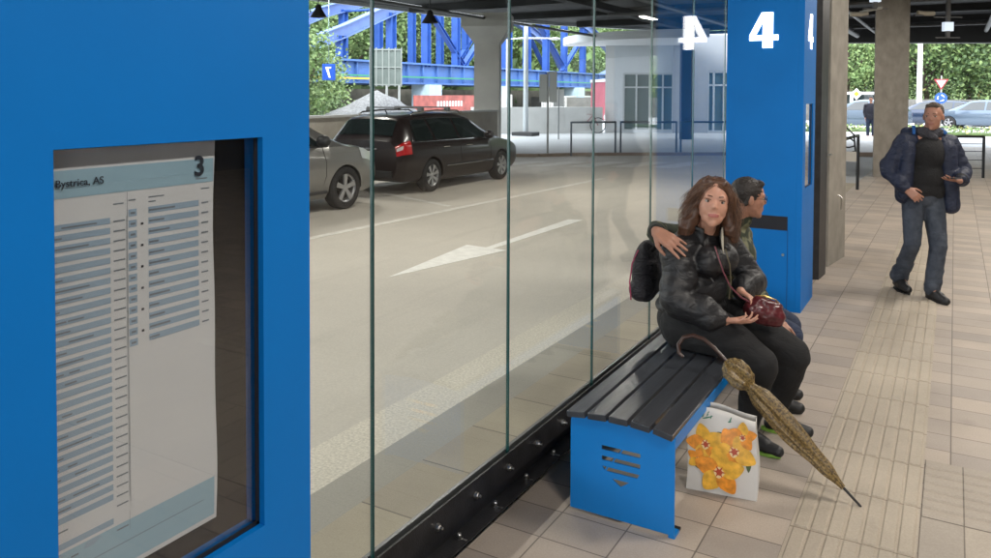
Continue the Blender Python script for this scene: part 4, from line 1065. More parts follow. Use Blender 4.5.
def blob(cx, cz, a, L_, wd, mi, lift):
    n = 18; ca, sa = math.cos(a), math.sin(a); c = []
    for k in range(n):
        t = 2 * math.pi * k / n; lx = (math.cos(t) * .5 + .5) * L_; wz = math.sin(t) * wd * (.55 + .45 * math.sin(math.pi * min(1, (lx / L_) ** .7)))
        c.append((cx + lx * ca - wz * sa, cz + lx * sa + wz * ca))
    ctr = (sum(p[0] for p in c) / n, sum(p[1] for p in c) / n)
    def S3(x, z):
        p = bagp(max(-1, min(1, x / .147)), max(0, min(1, z / Hb)), 0); return V((x, p.y - lift, z))
    vs = [S3(*ctr)] + [S3(ctr[0] + (x - ctr[0]) * .5, ctr[1] + (z - ctr[1]) * .5) for x, z in c] + [S3(x, z) for x, z in c]
    prn.add(vs, [(0, 1 + k, 1 + (k + 1) % n) for k in range(n)] + [(1 + k, 1 + n + k, 1 + n + (k + 1) % n, 1 + (k + 1) % n) for k in range(n)], mi)
def flower(cx, cz, s, rot, c1, lift):
    for k in range(5):
        a = rot + k * 2 * math.pi / 5; blob(cx, cz, a, .088 * s, .034 * s, c1 if k % 2 else 1 - c1, lift + k * .0003)
    blob(cx - .018 * s, cz - .004, 0, .036 * s, .021 * s, 4, lift + .002); blob(cx - .010 * s, cz - .006, .3, .022 * s, .012 * s, 2, lift + .0025)
    for k in range(6): blob(cx, cz, rot + .5 + k * 1.05, .022 * s, .0028 * s, 2, lift + .0028 + k * .0001)
blob(-.09, .14, .3, .2, .05, 6, .0022)
blob(.02, .15, .25, .07, .019, 3, .0040); blob(-.13, .15, -.8, .07, .016, 3, .0040); blob(.03, .255, -.9, .09, .014, 3, .0041); blob(-.02, .272, -.5, .05, .012, 3, .0042); blob(.115, .12, 1.6, .09, .012, 3, .0042)
flower(-.066, .215, .98, 1.9, 0, .0050); flower(.055, .205, 1.12, .8, 0, .0068); flower(.088, .268, .70, .3, 1, .0088); flower(-.098, .145, .58, 2.6, 1, .0045); flower(-.006, .108, 1.24, 1.57, 0, .0110)
for a, b in ((-.085, .322), (-.065, .330), (-.05, .322), (.03, .316)): blob(a, b, 1.2, .026, .003, 5, .0045)
blob(-.085, .318, .35, .05, .003, 5, .0046); blob(.024, .318, .2, .016, .003, 5, .0046)
prn.build('flower_print', [YEL, YEL2, REDP, LEAFG, CRM, BUDG, BACKG], bo_)

# ---------------------------------------------------------------- walking man
O4 = V((-.245, 7.76, 0)); mn = empty('person', O4); tag(mn, 'man in navy parka and jeans walking towards the camera with a phone in his hand', 'person')
CR = V((math.cos(R(30.1)), math.sin(R(30.1)), 0)); CF = V((math.sin(R(30.1)), -math.cos(R(30.1)), 0))   # right in view / towards camera
def K(l, f, z): return CR * l + CF * f + V((0, 0, z))
hc3 = K(.085, .03, 1.560); Fm3 = frame(CF * .74 - CR * .68 + V((0, 0, -.08)), (0, 0, 1))
hp3, P3 = head_prims(hc3, Fm3, 1.0)
sA, sB = K(-.145, 0, 1.345), K(.245, .0, 1.335)
eA, eB = K(-.265, -.03, 1.10), K(.375, .0, 1.08)
wA, wB = K(-.185, .13, .945), K(.215, .215, 1.030)
hA, hB = K(-.06, 0, .86), K(.11, 0, .86); nA, nB = K(-.085, .05, .47), K(.10, .12, .46); fA, fB = K(-.055, -.22, .11), K(.065, .10, .09)
mb_ = list(hp3) + [('c', hc3 + V((0, 0, -.05)), K(.055, 0, 1.40), .055, .06), ('c', K(.05, 0, 1.38), sA, .06, .055), ('c', K(.05, 0, 1.38), sB, .06, .055), ('e', K(.045, 0, 1.22), (.15, .11, .17), frame(CF)), ('e', K(.03, 0, 1.0), (.14, .105, .16), frame(CF)), ('e', K(.025, 0, .88), (.15, .11, .11), frame(CF)),
       ('c', sA, eA, .046, .040), ('c', eA, wA, .038, .027), ('c', sB, eB, .046, .040), ('c', eB, wB, .038, .027), ('c', hA, nA, .078, .056), ('c', nA, fA, .052, .038), ('c', hB, nB, .078, .056), ('c', nB, fB, .052, .038), ('c', fA, fA + CF * .15 - V((0, 0, .05)), .035, .026), ('c', fB, fB + CF * .15 - V((0, 0, .05)), .035, .026)]
mb_ += hand_prims(wA, CR * .55 + CF * .45 - V((0, 0, .55)), CR * .2 - CF * .9, 1, curls=[.6, .65, .7, .7]) + hand_prims(wB, -CR * .86 + CF * .38 + V((0, 0, .08)), V((0, 0, 1)), 1, curls=[.12, .2, .3, .35], spread=.12, thumb_open=.5)
organic('body', mb_, .0055, [SKIN_M, mat('lip_dark', (.30, .12, .09), .5)], mn, 3, paint=lip_paint(P3, Fm3))
face_parts(P3, Fm3, mn)
organic('hair', [('e', P3(0, -.030, .044), (.076, .086, .082), Fm3), ('c', P3(-.066, -.015, .02), P3(-.068, -.012, -.012), .014, .008), ('c', P3(.066, -.015, .02), P3(.068, -.012, -.012), .014, .008), ('c', P3(0, -.088, .01), P3(0, -.080, -.035), .026, .018), ('c', P3(-.035, .038, .098), P3(.035, .038, .098), .018, .018)], .0055, HAIRG, mn, 2, push=smoothpush(70, .003))
tr_ = [('e', K(.025, 0, .88), (.165, .12, .12), frame(CF)), ('c', hA, nA, .095, .070), ('c', nA, fA + V((0, 0, .0)), .068, .064), ('c', hB, nB, .097, .072), ('c', nB, fB, .070, .066)]
tr_ += sleeve_folds(nA + (fA - nA) * .5, fA, .065, 4, .006, 11) + sleeve_folds(nB + (fB - nB) * .5, fB, .067, 4, .006, 12)
organic('jeans', tr_, .009, JEAN, mn, 5, push=smoothpush(13, .0025))
organic('sweater', [('e', K(.045, .01, 1.24), (.165, .125, .17), frame(CF)), ('e', K(.035, .01, 1.04), (.16, .125, .17), frame(CF)), ('c', K(-.02, .02, .93), K(.09, .02, .93), .11, .11)], .010, KNIT, mn, 4)
organic('scarf', [('c', K(-.01, .035, 1.425), K(.12, .035, 1.425), .048, .048), ('c', K(.0, -.03, 1.43), K(.12, -.03, 1.43), .045, .045), ('c', K(.04, .065, 1.40), K(.08, .07, 1.38), .035, .03)], .007, SCARF, mn, 2, push=smoothpush(40, .005))
# parka: open front
pk = [('c', K(-.02, -.02, 1.365), sA + V((0, 0, -.005)), .070, .082), ('c', K(.12, -.02, 1.365), sB + V((0, 0, -.005)), .070, .082),
      ('c', sA, eA, .077, .068), ('c', eA, wA - (wA - eA) * .12, .067, .050), ('c', sB, eB, .077, .068), ('c', eB, wB - (wB - eB) * .12, .067, .050),
      ('e', K(.045, -.055, 1.17), (.215, .115, .24), frame(CF)), ('e', K(.04, -.05, .97), (.215, .12, .20), frame(CF)),
      ('c', K(-.135, .045, 1.30), K(-.165, .06, .90), .062, .060), ('c', K(.195, .045, 1.29), K(.235, .06, .80), .078, .075), ('c', K(.215, -.02, 1.1), K(.235, 0, .81), .085, .085), ('c', K(-.135, -.02, 1.1), K(-.15, 0, .87), .075, .065)]
pk += sleeve_folds(sA, eA, .072, 4, .007, 21) + sleeve_folds(eA, wA - (wA - eA) * .2, .060, 4, .006, 22) + sleeve_folds(sB, eB, .072, 4, .007, 23) + sleeve_folds(eB, wB - (wB - eB) * .2, .060, 4, .006, 24)
organic('parka', pk, .009, NAVY, mn, 5, push=smoothpush(12, .003, 6))
organic('hood', [('c', K(-.085, -.075, 1.415), K(.20, -.075, 1.415), .055, .055), ('c', K(-.085, -.05, 1.42), K(-.075, .045, 1.365), .038, .026), ('c', K(.195, -.05, 1.42), K(.165, .055, 1.345), .042, .026)], .008, NAVY, mn, 3)
organic('hood_lining', [('c', K(.150, -.035, 1.465), K(.185, .035, 1.425), .018, .020), ('c', K(-.055, -.02, 1.47), K(-.085, .04, 1.42), .016, .014)], .006, HOODB, mn, 2)
for e_, w_ in ((eA, wA), (eB, wB)):
    d = (w_ - e_).normalized(); MB().tube([w_ - d * .05, w_ - d * .02, w_], [.055, .046, .036], 16).build('cuff', KNIT, mn, smooth=True)
shoe('shoe', CF - CR * .08, fA - CF * .03 - V((0, 0, .09)), mn, SHOE, BLACK, 1.12)
shoe('shoe', CF + CR * .05, fB - CF * .03 - V((0, 0, .09)), mn, SHOE, BLACK, 1.12)
ph_ = MB().box(-.034, -.070, -.004, .034, .070, .004, M=Matrix.Translation(O4 + wB - CR * .10 + CF * .045 + V((0, 0, .028))) @ Matrix.Rotation(R(60), 4, 'Z')).build('phone', BLACK, bevel=.002)
tag(ph_, 'black phone lying in the open hand of the walking man', 'phone')

# dark standing figure beyond the flat column
O5 = V((-3.02, 36.4, -.04)); dp_ = empty('person', O5); tag(dp_, 'person in dark clothes standing beyond the flat column, half hidden by it', 'person')
organic('body', [('e', (0, 0, 1.60), (.08, .09, .11)), ('c', (0, 0, 1.5), (0, 0, 1.38), .05, .06), ('c', (0, 0, 1.35), (-.17, 0, 1.33), .07, .06), ('c', (0, 0, 1.35), (.17, 0, 1.33), .07, .06), ('e', (0, 0, 1.15), (.18, .12, .26)), ('e', (0, 0, .92), (.17, .12, .14)),
                 ('c', (-.09, 0, .85), (-.1, .02, .48), .09, .065), ('c', (-.1, .02, .48), (-.1, 0, .09), .06, .045), ('c', (.09, 0, .85), (.1, .02, .48), .09, .065), ('c', (.1, .02, .48), (.1, 0, .09), .06, .045), ('c', (-.1, 0, .06), (-.1, -.14, .05), .045, .035), ('c', (.1, 0, .06), (.1, -.14, .05), .045, .035),
                 ('c', (-.2, 0, 1.33), (-.24, 0, 1.05), .055, .045), ('c', (-.24, 0, 1.05), (-.2, -.1, .82), .04, .03), ('c', (.2, 0, 1.33), (.24, 0, 1.05), .055, .045), ('c', (.24, 0, 1.05), (.2, -.1, .82), .04, .03)] + hand_prims((-.2, -.1, .82), (0, -.2, -1), (1, 0, 0), 1) + hand_prims((.2, -.1, .82), (0, -.2, -1), (-1, 0, 0), 1), .012, [SKIN_M], dp_, 2)
organic('coat', [('c', (0, 0, 1.36), (-.17, 0, 1.33), .085, .08), ('c', (0, 0, 1.36), (.17, 0, 1.33), .085, .08), ('e', (0, 0, 1.13), (.215, .15, .30)), ('e', (0, 0, .90), (.21, .15, .18)), ('c', (-.2, 0, 1.33), (-.24, 0, 1.05), .075, .065), ('c', (-.24, 0, 1.05), (-.2, -.09, .86), .06, .05), ('c', (.2, 0, 1.33), (.24, 0, 1.05), .075, .065), ('c', (.24, 0, 1.05), (.2, -.09, .86), .06, .05)], .015, mat('dark_coat', (.02, .02, .03), .8), dp_, 3)
organic('trousers', [('c', (-.09, 0, .85), (-.1, .02, .48), .105, .08), ('c', (-.1, .02, .48), (-.1, 0, .11), .078, .065), ('c', (.09, 0, .85), (.1, .02, .48), .105, .08), ('c', (.1, .02, .48), (.1, 0, .11), .078, .065)], .015, JEAN_D, dp_, 2)
organic('hair', [('e', (0, .02, 1.63), (.09, .10, .105))], .012, HAIRD, dp_, 1)

# ================================================================ cars
CHROME = mat('chrome', (.6, .6, .6), .15, metal=1)
TAIL = mat('tail_red', (.45, .01, .01), .15, coat=.5); TAILW = mat('tail_clear', (.6, .55, .55), .15); HEADL = mat('head_clear', (.55, .6, .62), .08, coat=.8)
PLATE = mat('plate_white', (.7, .7, .7), .4); RIM = mat('rim_alloy', (.42, .42, .43), .35, metal=.7); TRIM = mat('trim_black', (.015, .015, .016), .5)
def lerp(a, b, t): return a + (b - a) * t
class Car:
    def __init__(s, st): s.st = st
    def at(s, y):
        st = s.st
        if y <= st[0][0]: return st[0][1:]
        for a, b in zip(st, st[1:]):
            if a[0] <= y <= b[0]:
                t = (y - a[0]) / (b[0] - a[0]); return tuple(lerp(p, q, t) for p, q in zip(a[1:], b[1:]))
        return st[-1][1:]
    def sm(s, y, h=.06):
        v = [s.at(y + d) for d in (-h, -h / 2, 0, h / 2, h)]
        return tuple(sum(c) / 5 for c in zip(*v))
    def sec(s, y):
        z0, zb, zt, wb, wt = s.sm(y); up = zt - zb
        k = min(1, up / .25)
        return [(0, z0), (wb * .88, z0), (wb * .97, z0 + .10), (wb * 1.0, lerp(z0, zb, .45)), (wb * 1.0, lerp(z0, zb, .72)), (wb * .965, zb), (lerp(lerp(wb * .95, wt, .35), lerp(wb * .93, wt, .52), k), zb + up * .52), (wt + .03 * (1 - k), zb + up * .88), (wt * .86, zt - .012 * k), (wt * .45, zt + .006), (0, zt + .012)]
    def body(s, name, mt, parent, axles, ra, L_):
        ys = [L_ * i / 70 for i in range(71)]; n = 21; m = MB(); vs = []
        for y in ys:
            q = s.sec(y); full = q + [(-x, z) for x, z in q[-2:0:-1]]
            vs += [(x, y, z) for x, z in full]
        n = len(full)
        fs = [(i * n + k, i * n + (k + 1) % n, (i + 1) * n + (k + 1) % n, (i + 1) * n + k) for i in range(70) for k in range(n)]
        fs += [tuple(range(n))[::-1], tuple(range(70 * n, 71 * n))]
        m.add(vs, fs); o = m.build(name, mt, None, smooth=True)
        cut = MB()
        for a in axles:
            for sx in (-1, 1):
                cut.lathe([(0, sx * .62), (ra, sx * .62), (ra, sx * 1.2), (0, sx * 1.2)], 28, 'x', M=Matrix.Translation((0, a, .30)))
        c = cut.build('cut', TRIM, weld=1e-6)
        b = o.modifiers.new('b', 'BOOLEAN'); b.object = c; b.operation = 'DIFFERENCE'; b.solver = 'EXACT'
        me = evaluated(o); o.modifiers.clear(); o.data = me; bpy.data.objects.remove(c)
        me.polygons.foreach_set('use_smooth', [True] * len(me.polygons))
        try: me.set_sharp_from_angle(angle=R(38))
        except Exception: pass
        o.parent = parent; return o
    def pt(s, y, idx, side=1, off=.004):
        q = s.sec(y); i = int(idx); f = idx - i; a = q[i]; b = q[min(i + 1, 10)]
        x, z = lerp(a[0], b[0], f), lerp(a[1], b[1], f); d = V((b[0] - a[0], 0, b[1] - a[1]))
        q2 = s.sec(y + .03); q1 = s.sec(y - .03); e = V((lerp(q2[i][0] - q1[i][0], q2[min(i + 1, 10)][0] - q1[min(i + 1, 10)][0], f), .06, lerp(q2[i][1] - q1[i][1], q2[min(i + 1, 10)][1] - q1[min(i + 1, 10)][1], f)))
        n = e.cross(d).normalized()
        if n.length == 0: n = V((0, 0, 1))
        if n.dot(V((x, 0, z - .6))) < 0: n = -n
        p = V((x, y, z)) + n * off
        return V((p.x * side, p.y, p.z))
    def patch(s, name, mt, parent, lo, hi, i0, i1, sides=(1, -1), nu=14, nv=5, off=.010, both=False):
        """lo=(y0,y1) at idx i0, hi=(y0,y1) at idx i1"""
        out = []
        for sd in sides:
            m = MB(); vs = []
            for j in range(nv + 1):
                t = j / nv; a, b = lerp(lo[0], hi[0], t), lerp(lo[1], hi[1], t)
                for i in range(nu + 1): vs.append(s.pt(lerp(a, b, i / nu), lerp(i0, i1, t), sd, off))
            m.add(vs, [(j * (nu + 1) + i, j * (nu + 1) + i + 1, (j + 1) * (nu + 1) + i + 1, (j + 1) * (nu + 1) + i) for j in range(nv) for i in range(nu)])
            o = m.build(name, mt, parent, smooth=True); out.append(o)
        return out
    def cross(s, name, mt, parent, ya, yb, wfa, wfb, off=.012, n=12, m_=8, dz=0):
        """centre patch across the car (rear window, windscreen); y from ya to yb"""
        m = MB(); vs = []
        for j in range(m_ + 1):
            t = j / m_; y = lerp(ya, yb, t); wf = lerp(wfa, wfb, t)
            for i in range(n + 1):
                u = (-1 + 2 * i / n) * wf; sd = 1 if u >= 0 else -1
                idx = 10 - abs(u) * 3.0
                p = s.pt(y, idx, sd, off); vs.append(p)
        m.add(vs, [(j * (n + 1) + i, j * (n + 1) + i + 1, (j + 1) * (n + 1) + i + 1, (j + 1) * (n + 1) + i) for j in range(m_) for i in range(n)])
        return m.build(name, mt, parent, smooth=True)
def make_wheel(parent, a, sx, w_=.92, r=.315, spokes=5, twin=False, hub=.0):
    c = Matrix.Translation((sx * w_, a, r))
    M = c @ Matrix.Diagonal((sx, 1, 1, 1))
    wh = MB().lathe([(r * .60, -.20), (r * .93, -.205), (r, -.17), (r, -.045), (r * .975, -.02), (r * .9, -.004), (r * .72, -.002), (r * .66, -.012)], 36, 'x', M=M).build('wheel', RUBBER, parent, smooth=True)
    rm = MB(); rm.lathe([(r * .66, -.010), (r * .655, -.03), (r * .60, -.045), (r * .60, -.12)], 36, 'x', M=M)
    rm.lathe([(0, -.022), (r * .13, -.024), (r * .17, -.04)], 20, 'x', M=M)
    for k in range(spokes):
        an = 2 * math.pi * k / spokes + .3
        for o_ in ((-.09, .09) if twin else (0,)):
            a2 = an + o_; u = V((0, math.cos(a2), math.sin(a2))); t = V((0, -math.sin(a2), math.cos(a2)))
            w1, w2 = (.055, .075) if not twin else (.03, .035)
            w1 *= r / .33; w2 *= r / .33
            P_ = [u * r * .10 - t * w1 * .5 + V((-.026, 0, 0)), u * r * .64 - t * w2 * .55 + V((-.016, 0, 0)), u * r * .64 + t * w2 * .55 + V((-.016, 0, 0)), u * r * .10 + t * w1 * .5 + V((-.026, 0, 0))]
            Q_ = [p + V((-.03, 0, 0)) for p in P_]
            rm.add([M @ p for p in P_ + Q_], [(0, 1, 2, 3), (7, 6, 5, 4), (0, 4, 5, 1), (1, 5, 6, 2), (2, 6, 7, 3), (3, 7, 4, 0)])
    rm.build('rim', RIM, wh)
    MB().lathe([(0, -.11), (r * .6, -.11)], 24, 'x', M=M).build('brake_well', TRIM, wh)
    return wh
def seam(s, parent, pts, sd, name='door_seam', r=.004, mt=TRIM):
    MB().tube([s.pt(y, i, sd, .001) for y, i in pts], r, 4).build(name, mt, parent)
WAGON = Car([(0, .34, .86, .98, .76, .62), (.05, .28, .93, 1.02, .85, .66), (.12, .25, .95, 1.10, .885, .67), (.37, .24, .96, 1.41, .91, .62), (.75, .22, .96, 1.455, .91, .61), (1.6, .2, .955, 1.485, .91, .61), (2.35, .2, .95, 1.475, .91, .60), (2.85, .2, .945, 1.40, .91, .59), (3.3, .2, .935, 1.17, .91, .62), (3.72, .2, .915, .955, .90, .66), (4.25, .22, .83, .87, .88, .62), (4.6, .24, .72, .77, .83, .56), (4.78, .28, .60, .64, .74, .5), (4.84, .34, .50, .53, .64, .45)])
BROWNB = mat('paint_brown_black', (.018, .012, .012), .3, metal=0, spec=.3, coat=.25, noise_=.1, nscale=200)
def lights_rear(c, t, lo, i0, i1, name='tail_light'):
    for sd in (1, -1):
        o = c.patch(name, TAIL, t, lo, lo, i0, i1, (sd,), 8, 6, .012)[0]
        c.patch('reversing_lamp', TAILW, o, (lo[0] + .01, lo[0] + .10), (lo[0] + .01, lo[0] + .12), lerp(i0, i1, .42), lerp(i0, i1, .72), (sd,), 4, 3, .016)
def wagon(label, loc, rz, paint, detail=True, group=None):
    t = empty('parked_car', loc, rz); tag(t, label, 'car', group); c = WAGON
    c.body('body', paint, t, (1.04, 3.80), .375, 4.84)
    for a in (1.04, 3.80):
        for sx in (1, -1): make_wheel(t, a, sx, .905, .318, 7 if detail else 5, detail)
    # side windows
    c.patch('rear_quarter_window', CARGLASS, t, (.50, 1.12), (.66, 1.10), 5.12, 6.80)
    c.patch('rear_door_window', CARGLASS, t, (1.20, 2.02), (1.18, 2.02), 5.12, 6.80)
    c.patch('front_door_window', CARGLASS, t, (2.10, 3.28), (2.10, 2.74), 5.12, 6.80)
    c.cross('rear_window', CARGLASS, t, .11, .34, .80, .74)
    c.cross('windscreen', CARGLASS, t, 2.95, 3.62, .78, .86)
    if detail:
        for sd in (1, -1):
            MB().tube([c.pt(lerp(.44, 3.36, k / 20), 5.03, sd, .004) for k in range(21)], .013, 5).build('chrome_trim', CHROME, t)
            MB().tube([c.pt(lerp(.44, .66, k / 6), lerp(5.03, 6.9, k / 6), sd, .004) for k in range(7)] + [c.pt(lerp(.66, 2.7, k / 10), 6.93, sd, .004) for k in range(1, 11)], .012, 5).build('window_trim', CHROME, t)
            MB().tube([c.pt(lerp(1.5, 3.35, k / 14), 2.75, sd, .010) for k in range(15)], .017, 6).build('rub_strip', CHROME, t)
            seam(c, t, [(1.16, 5.0), (1.22, 4.2), (1.45, 3.2), (1.50, 2.2)], sd); seam(c, t, [(2.06, 5.0), (2.06, 4), (2.08, 3), (2.08, 1.9)], sd); seam(c, t, [(3.24, 4.9), (3.30, 4), (3.30, 3), (3.22, 1.9)], sd)
            for yy in (1.42, 2.28): MB().tube([c.pt(yy, 4.45, sd, .005), c.pt(yy + .02, 4.45, sd, .03), c.pt(yy + .18, 4.45, sd, .03), c.pt(yy + .20, 4.45, sd, .005)], .011, 6).build('door_handle', CHROME if sd else CHROME, t, smooth=True)
            mm_ = MB().ell((sd * 1.0, 3.02, 1.015), (.115, .075, .085), nu=14, nv=10); mm_.tube([(sd * .85, 3.05, .96), (sd * .95, 3.03, .99)], .03, 8); mm_.build('wing_mirror', paint, t, smooth=True)
            rr = MB(); rr.tube([(sd * .60, .70, 1.455), (sd * .60, .80, 1.50), (sd * .60, 1.6, 1.535), (sd * .60, 2.4, 1.52), (sd * .60, 2.55, 1.465)], .016, 8); rr.build('roof_rail', CHROME, t, smooth=True)
        for yy in (1.05, 2.0):
            rb = MB(); rb.box(-.66, yy - .035, 1.575, .66, yy + .035, 1.60)
            for sd in (1, -1): rb.box(min(sd * .56, sd * .66), yy - .05, 1.52, max(sd * .56, sd * .66), yy + .05, 1.58)
            rb.build('roof_bar', PIPE, t, bevel=.006)
        lights_rear(c, t, (-.0, .33), 4.0, 5.2)
        MB().box(-.26, -.018, .70, .26, -.004, .81).build('number_plate', PLATE, t, bevel=.004)
        MB().box(-.36, -.014, .835, .36, .0, .865).build('tailgate_trim', CHROME, t, bevel=.003)
        MB().tube([(0, .80, 1.475), (0, .74, 1.54)], .012, 6).build('aerial', BLACK, t)
        MB().box(-.70, -.03, .33, .70, .02, .46).build('bumper', TRIM, t, bevel=.02)
    c.patch('headlight', HEADL if not detail else TRIM, t, (4.62, 4.76), (4.58, 4.70), 4.4, 5.0, off=.008)
    return t
wagon('black estate car with roof bars parked beyond the painted lane line', (-8.83, 10.63, -.004), R(-.5), BROWNB)
COL.objects['parked_car'].scale = (.96, .88, .935)

HATCH = Car([(0, .36, .80, .92, .74, .56), (.06, .30, .90, 1.0, .83, .62), (.30, .25, .98, 1.30, .88, .62), (.55, .22, .985, 1.44, .90, .61), (1.2, .2, .98, 1.53, .90, .62), (2.0, .2, .97, 1.53, .90, .61), (2.5, .2, .965, 1.46, .90, .60), (3.05, .2, .955, 1.16, .90, .66), (3.42, .2, .945, .985, .89, .70), (3.80, .22, .885, .93, .88, .66), (4.08, .25, .76, .82, .83, .58), (4.22, .30, .60, .66, .74, .5), (4.28, .38, .48, .52, .62, .4)])
SILV = mat('paint_warm_silver', (.25, .245, .235), .32, metal=.6, coat=.6, noise_=.06, nscale=300)
def hatch(label, loc, rz, paint, detail=True, group=None):
    t = empty('parked_car', loc, rz); tag(t, label, 'car', group); c = HATCH
    c.body('body', paint, t, (.80, 3.36), .375, 4.28)
    for a in (.80, 3.36):
        for sx in (1, -1): make_wheel(t, a, sx, .895, .322, 5)
    c.patch('rear_door_window', CARGLASS, t, (.75, 1.62), (.95, 1.60), 5.10, 6.82)
    c.patch('front_door_window', CARGLASS, t, (1.70, 2.92), (1.70, 2.36), 5.10, 6.82)
    c.cross('rear_window', CARGLASS, t, .14, .50, .76, .72); c.cross('windscreen', CARGLASS, t, 2.60, 3.34, .78, .88)
    c.patch('headlight', HEADL, t, (3.72, 4.16), (3.62, 4.04), 4.2, 6.2, off=.008)
    lights_rear(c, t, (.0, .24), 4.2, 5.4)
    if detail:
        for sd in (1, -1):
            mm_ = MB().ell((sd * 1.0, 2.75, 1.06), (.12, .08, .085), nu=14, nv=10); mm_.tube([(sd * .84, 2.79, .99), (sd * .95, 2.76, 1.03)], .03, 8); mm_.build('wing_mirror', SILV if False else TRIM, t, smooth=True)
            MB().tube([c.pt(lerp(.75, 2.98, k / 16), 5.03, sd, .003) for k in range(17)], .009, 5).build('window_seal', TRIM, t)
            seam(c, t, [(1.66, 5.0), (1.66, 4), (1.68, 3), (1.68, 1.9)], sd); seam(c, t, [(2.86, 5.0), (2.92, 4), (2.92, 3), (2.84, 1.9)], sd)
            MB().tube([c.pt(1.82, 4.4, sd, .005), c.pt(1.84, 4.4, sd, .03), c.pt(2.0, 4.4, sd, .03), c.pt(2.02, 4.4, sd, .005)], .011, 6).build('door_handle', CHROME, t, smooth=True)
            MB().tube([c.pt(lerp(1.2, 2.95, k / 12), 2.0, sd, .006) for k in range(13)], .02, 6).build('sill_trim', TRIM, t)
    return t
hatch('warm silver hatchback at the left, cut off by the blue foreground pillar', (-8.83, 5.80, -.004), R(-1), SILV)
# parked cars seen across the yard
WH = mat('paint_white', (.62, .63, .64), .3, coat=.6); DKB = mat('paint_dark_blue', (.02, .035, .07), .2, metal=.3, coat=1); BLU = mat('paint_silver_blue', (.10, .14, .19), .25, metal=.5, coat=.8); DK2 = mat('paint_graphite', (.03, .032, .036), .2, metal=.3, coat=1)
G5 = 'cars parked across the yard'
hatch('white car parked beyond the railing near the pink container', (-13.1, 43.2, -.04), R(96), WH, False, G5)
hatch('silver blue car parked right of the narrow beige column', (-2.0, 44.6, -.04), R(78), BLU, False, G5)
wagon('dark car parked right behind the walking man, beside the flat column', (1.2, 50.6, -.04), R(80), DKB, False, G5)
wagon('graphite estate car at the right edge, behind the metal railing', (4.9, 51.6, -.04), R(66), DK2, False, G5)
hatch('silver car in front of the graphite estate car at the right edge', (3.2, 48.4, -.04), R(72), BLU, False, G5)
# white van
vt = empty('parked_van', (-2.6, 54.5, -.04), R(84)); tag(vt, 'white van parked under the trees beyond the narrow beige column', 'van', None)
VAN = Car([(0, .4, 1.05, 1.75, .88, .80), (.06, .3, 1.1, 1.9, .95, .84), (.4, .28, 1.1, 1.95, .96, .85), (3.2, .28, 1.1, 1.95, .96, .85), (3.7, .28, 1.1, 1.75, .96, .80), (4.3, .28, 1.05, 1.12, .94, .76), (4.8, .3, .88, .94, .9, .7), (4.95, .4, .6, .66, .8, .6)])
VAN.body('body', WH, vt, (.95, 4.05), .38, 4.95)
for a in (.95, 4.05):
    for sx in (1, -1): make_wheel(vt, a, sx, .95, .32)
VAN.patch('side_window', CARGLASS, vt, (3.0, 4.0), (3.0, 3.6), 5.1, 6.8); VAN.patch('rear_side_window', CARGLASS, vt, (.6, 2.8), (.6, 2.8), 5.3, 6.8); VAN.cross('windscreen', CARGLASS, vt, 3.75, 4.25, .8, .86)

# ================================================================ low walls, pile, board, bridge
def wall(name, pts, z0, z1, th, mt, label):
    m = MB()
    for a, b in zip(pts, pts[1:]):
        d = (V(b) - V(a)).normalized(); n = V((-d.y, d.x)) * th
        m.prism([a, b, (b[0] + n.x, b[1] + n.y), (a[0] + n.x, a[1] + n.y)], z0, z1)
    return m
t = empty('low_wall'); tag(t, 'low pale concrete wall behind the silver hatchback and black estate car', 'wall')
wall('w', [(-12.05, -8), (-12.05, 20.9)], -.05, 1.19, .28, CONC2, '').build('wall_body', brick_mat('wall_panels', (.44, .41, .36), (.40, .37, .33), (.25, .23, .2), 2.4, 2.0, .006, rough=.85, rot=R(90), dirt=.2), t)
MB().box(-12.38, -8, 1.19, -12.0, 20.95, 1.24).build('coping', mat('coping_pale', (.52, .52, .52), .7), t)
t = empty('low_wall'); tag(t, 'short white concrete wall between the white lamp post and the railing', 'wall')
wall('w', [(-17.6, 28.4), (-13.35, 32.4)], -.05, 1.15, .3, CONC2, '').build('wall_body', mat('wall_white', (.60, .60, .58), .85, noise_=.1, nscale=1.5, bump=.1, bscale=30), t)
# grey gravel pile
m = MB(); vs = []; N = 40
for j in range(18):
    for i in range(N):
        a = 2 * math.pi * i / N; rr = 3.4 * j / 17; h = 1.95 * (1 - (j / 17)) ** .9
        f = 1 + .15 * noise.noise(V((math.cos(a) * 2, math.sin(a) * 2, j * .3)))
        vs.append((math.cos(a) * rr * f, math.sin(a) * rr * f, h + .06 * noise.noise(V((math.cos(a) * rr * 3, math.sin(a) * rr * 3, 1)))))
m.add(vs, [(j * N + i, j * N + (i + 1) % N, (j + 1) * N + (i + 1) % N, (j + 1) * N + i) for j in range(17) for i in range(N)])
o = m.build('gravel_pile', GRAVEL, smooth=True, weld=1e-4); o.location = (-19.0, 23.8, -.1); tag(o, 'grey gravel heap behind the low concrete wall, left of the panel board', 'gravel pile')
# glowing box with reversed seven, added in place of a reflection in the glass
GLYPH7 = mat('sign_reflection_white', (.8, .8, .8), .4, emit=(1, 1, 1), estr=.6)
t = empty('sign_reflection', (-10.94, 12.16, 2.0), R(30)); tag(t, 'small blue box with a reversed white 7, standing in for a reflected sign, in front of the bushes', 'sign')
MB().box(-.125, -.05, 0, .125, .05, .325).build('sign_reflection_box', mat('sign_reflection_blue', (.01, .08, .55), .4, emit=(.02, .15, .9), estr=.25), t, bevel=.01)
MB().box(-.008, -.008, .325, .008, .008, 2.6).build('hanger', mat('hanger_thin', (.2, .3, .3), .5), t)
MB().prism([(-.055, .265), (.055, .265), (.055, .232), (.0, .232), (.045, .05), (.010, .05), (-.055, .245)], -.056, -.0505, 'y').build('platform_number', GLYPH7, t)
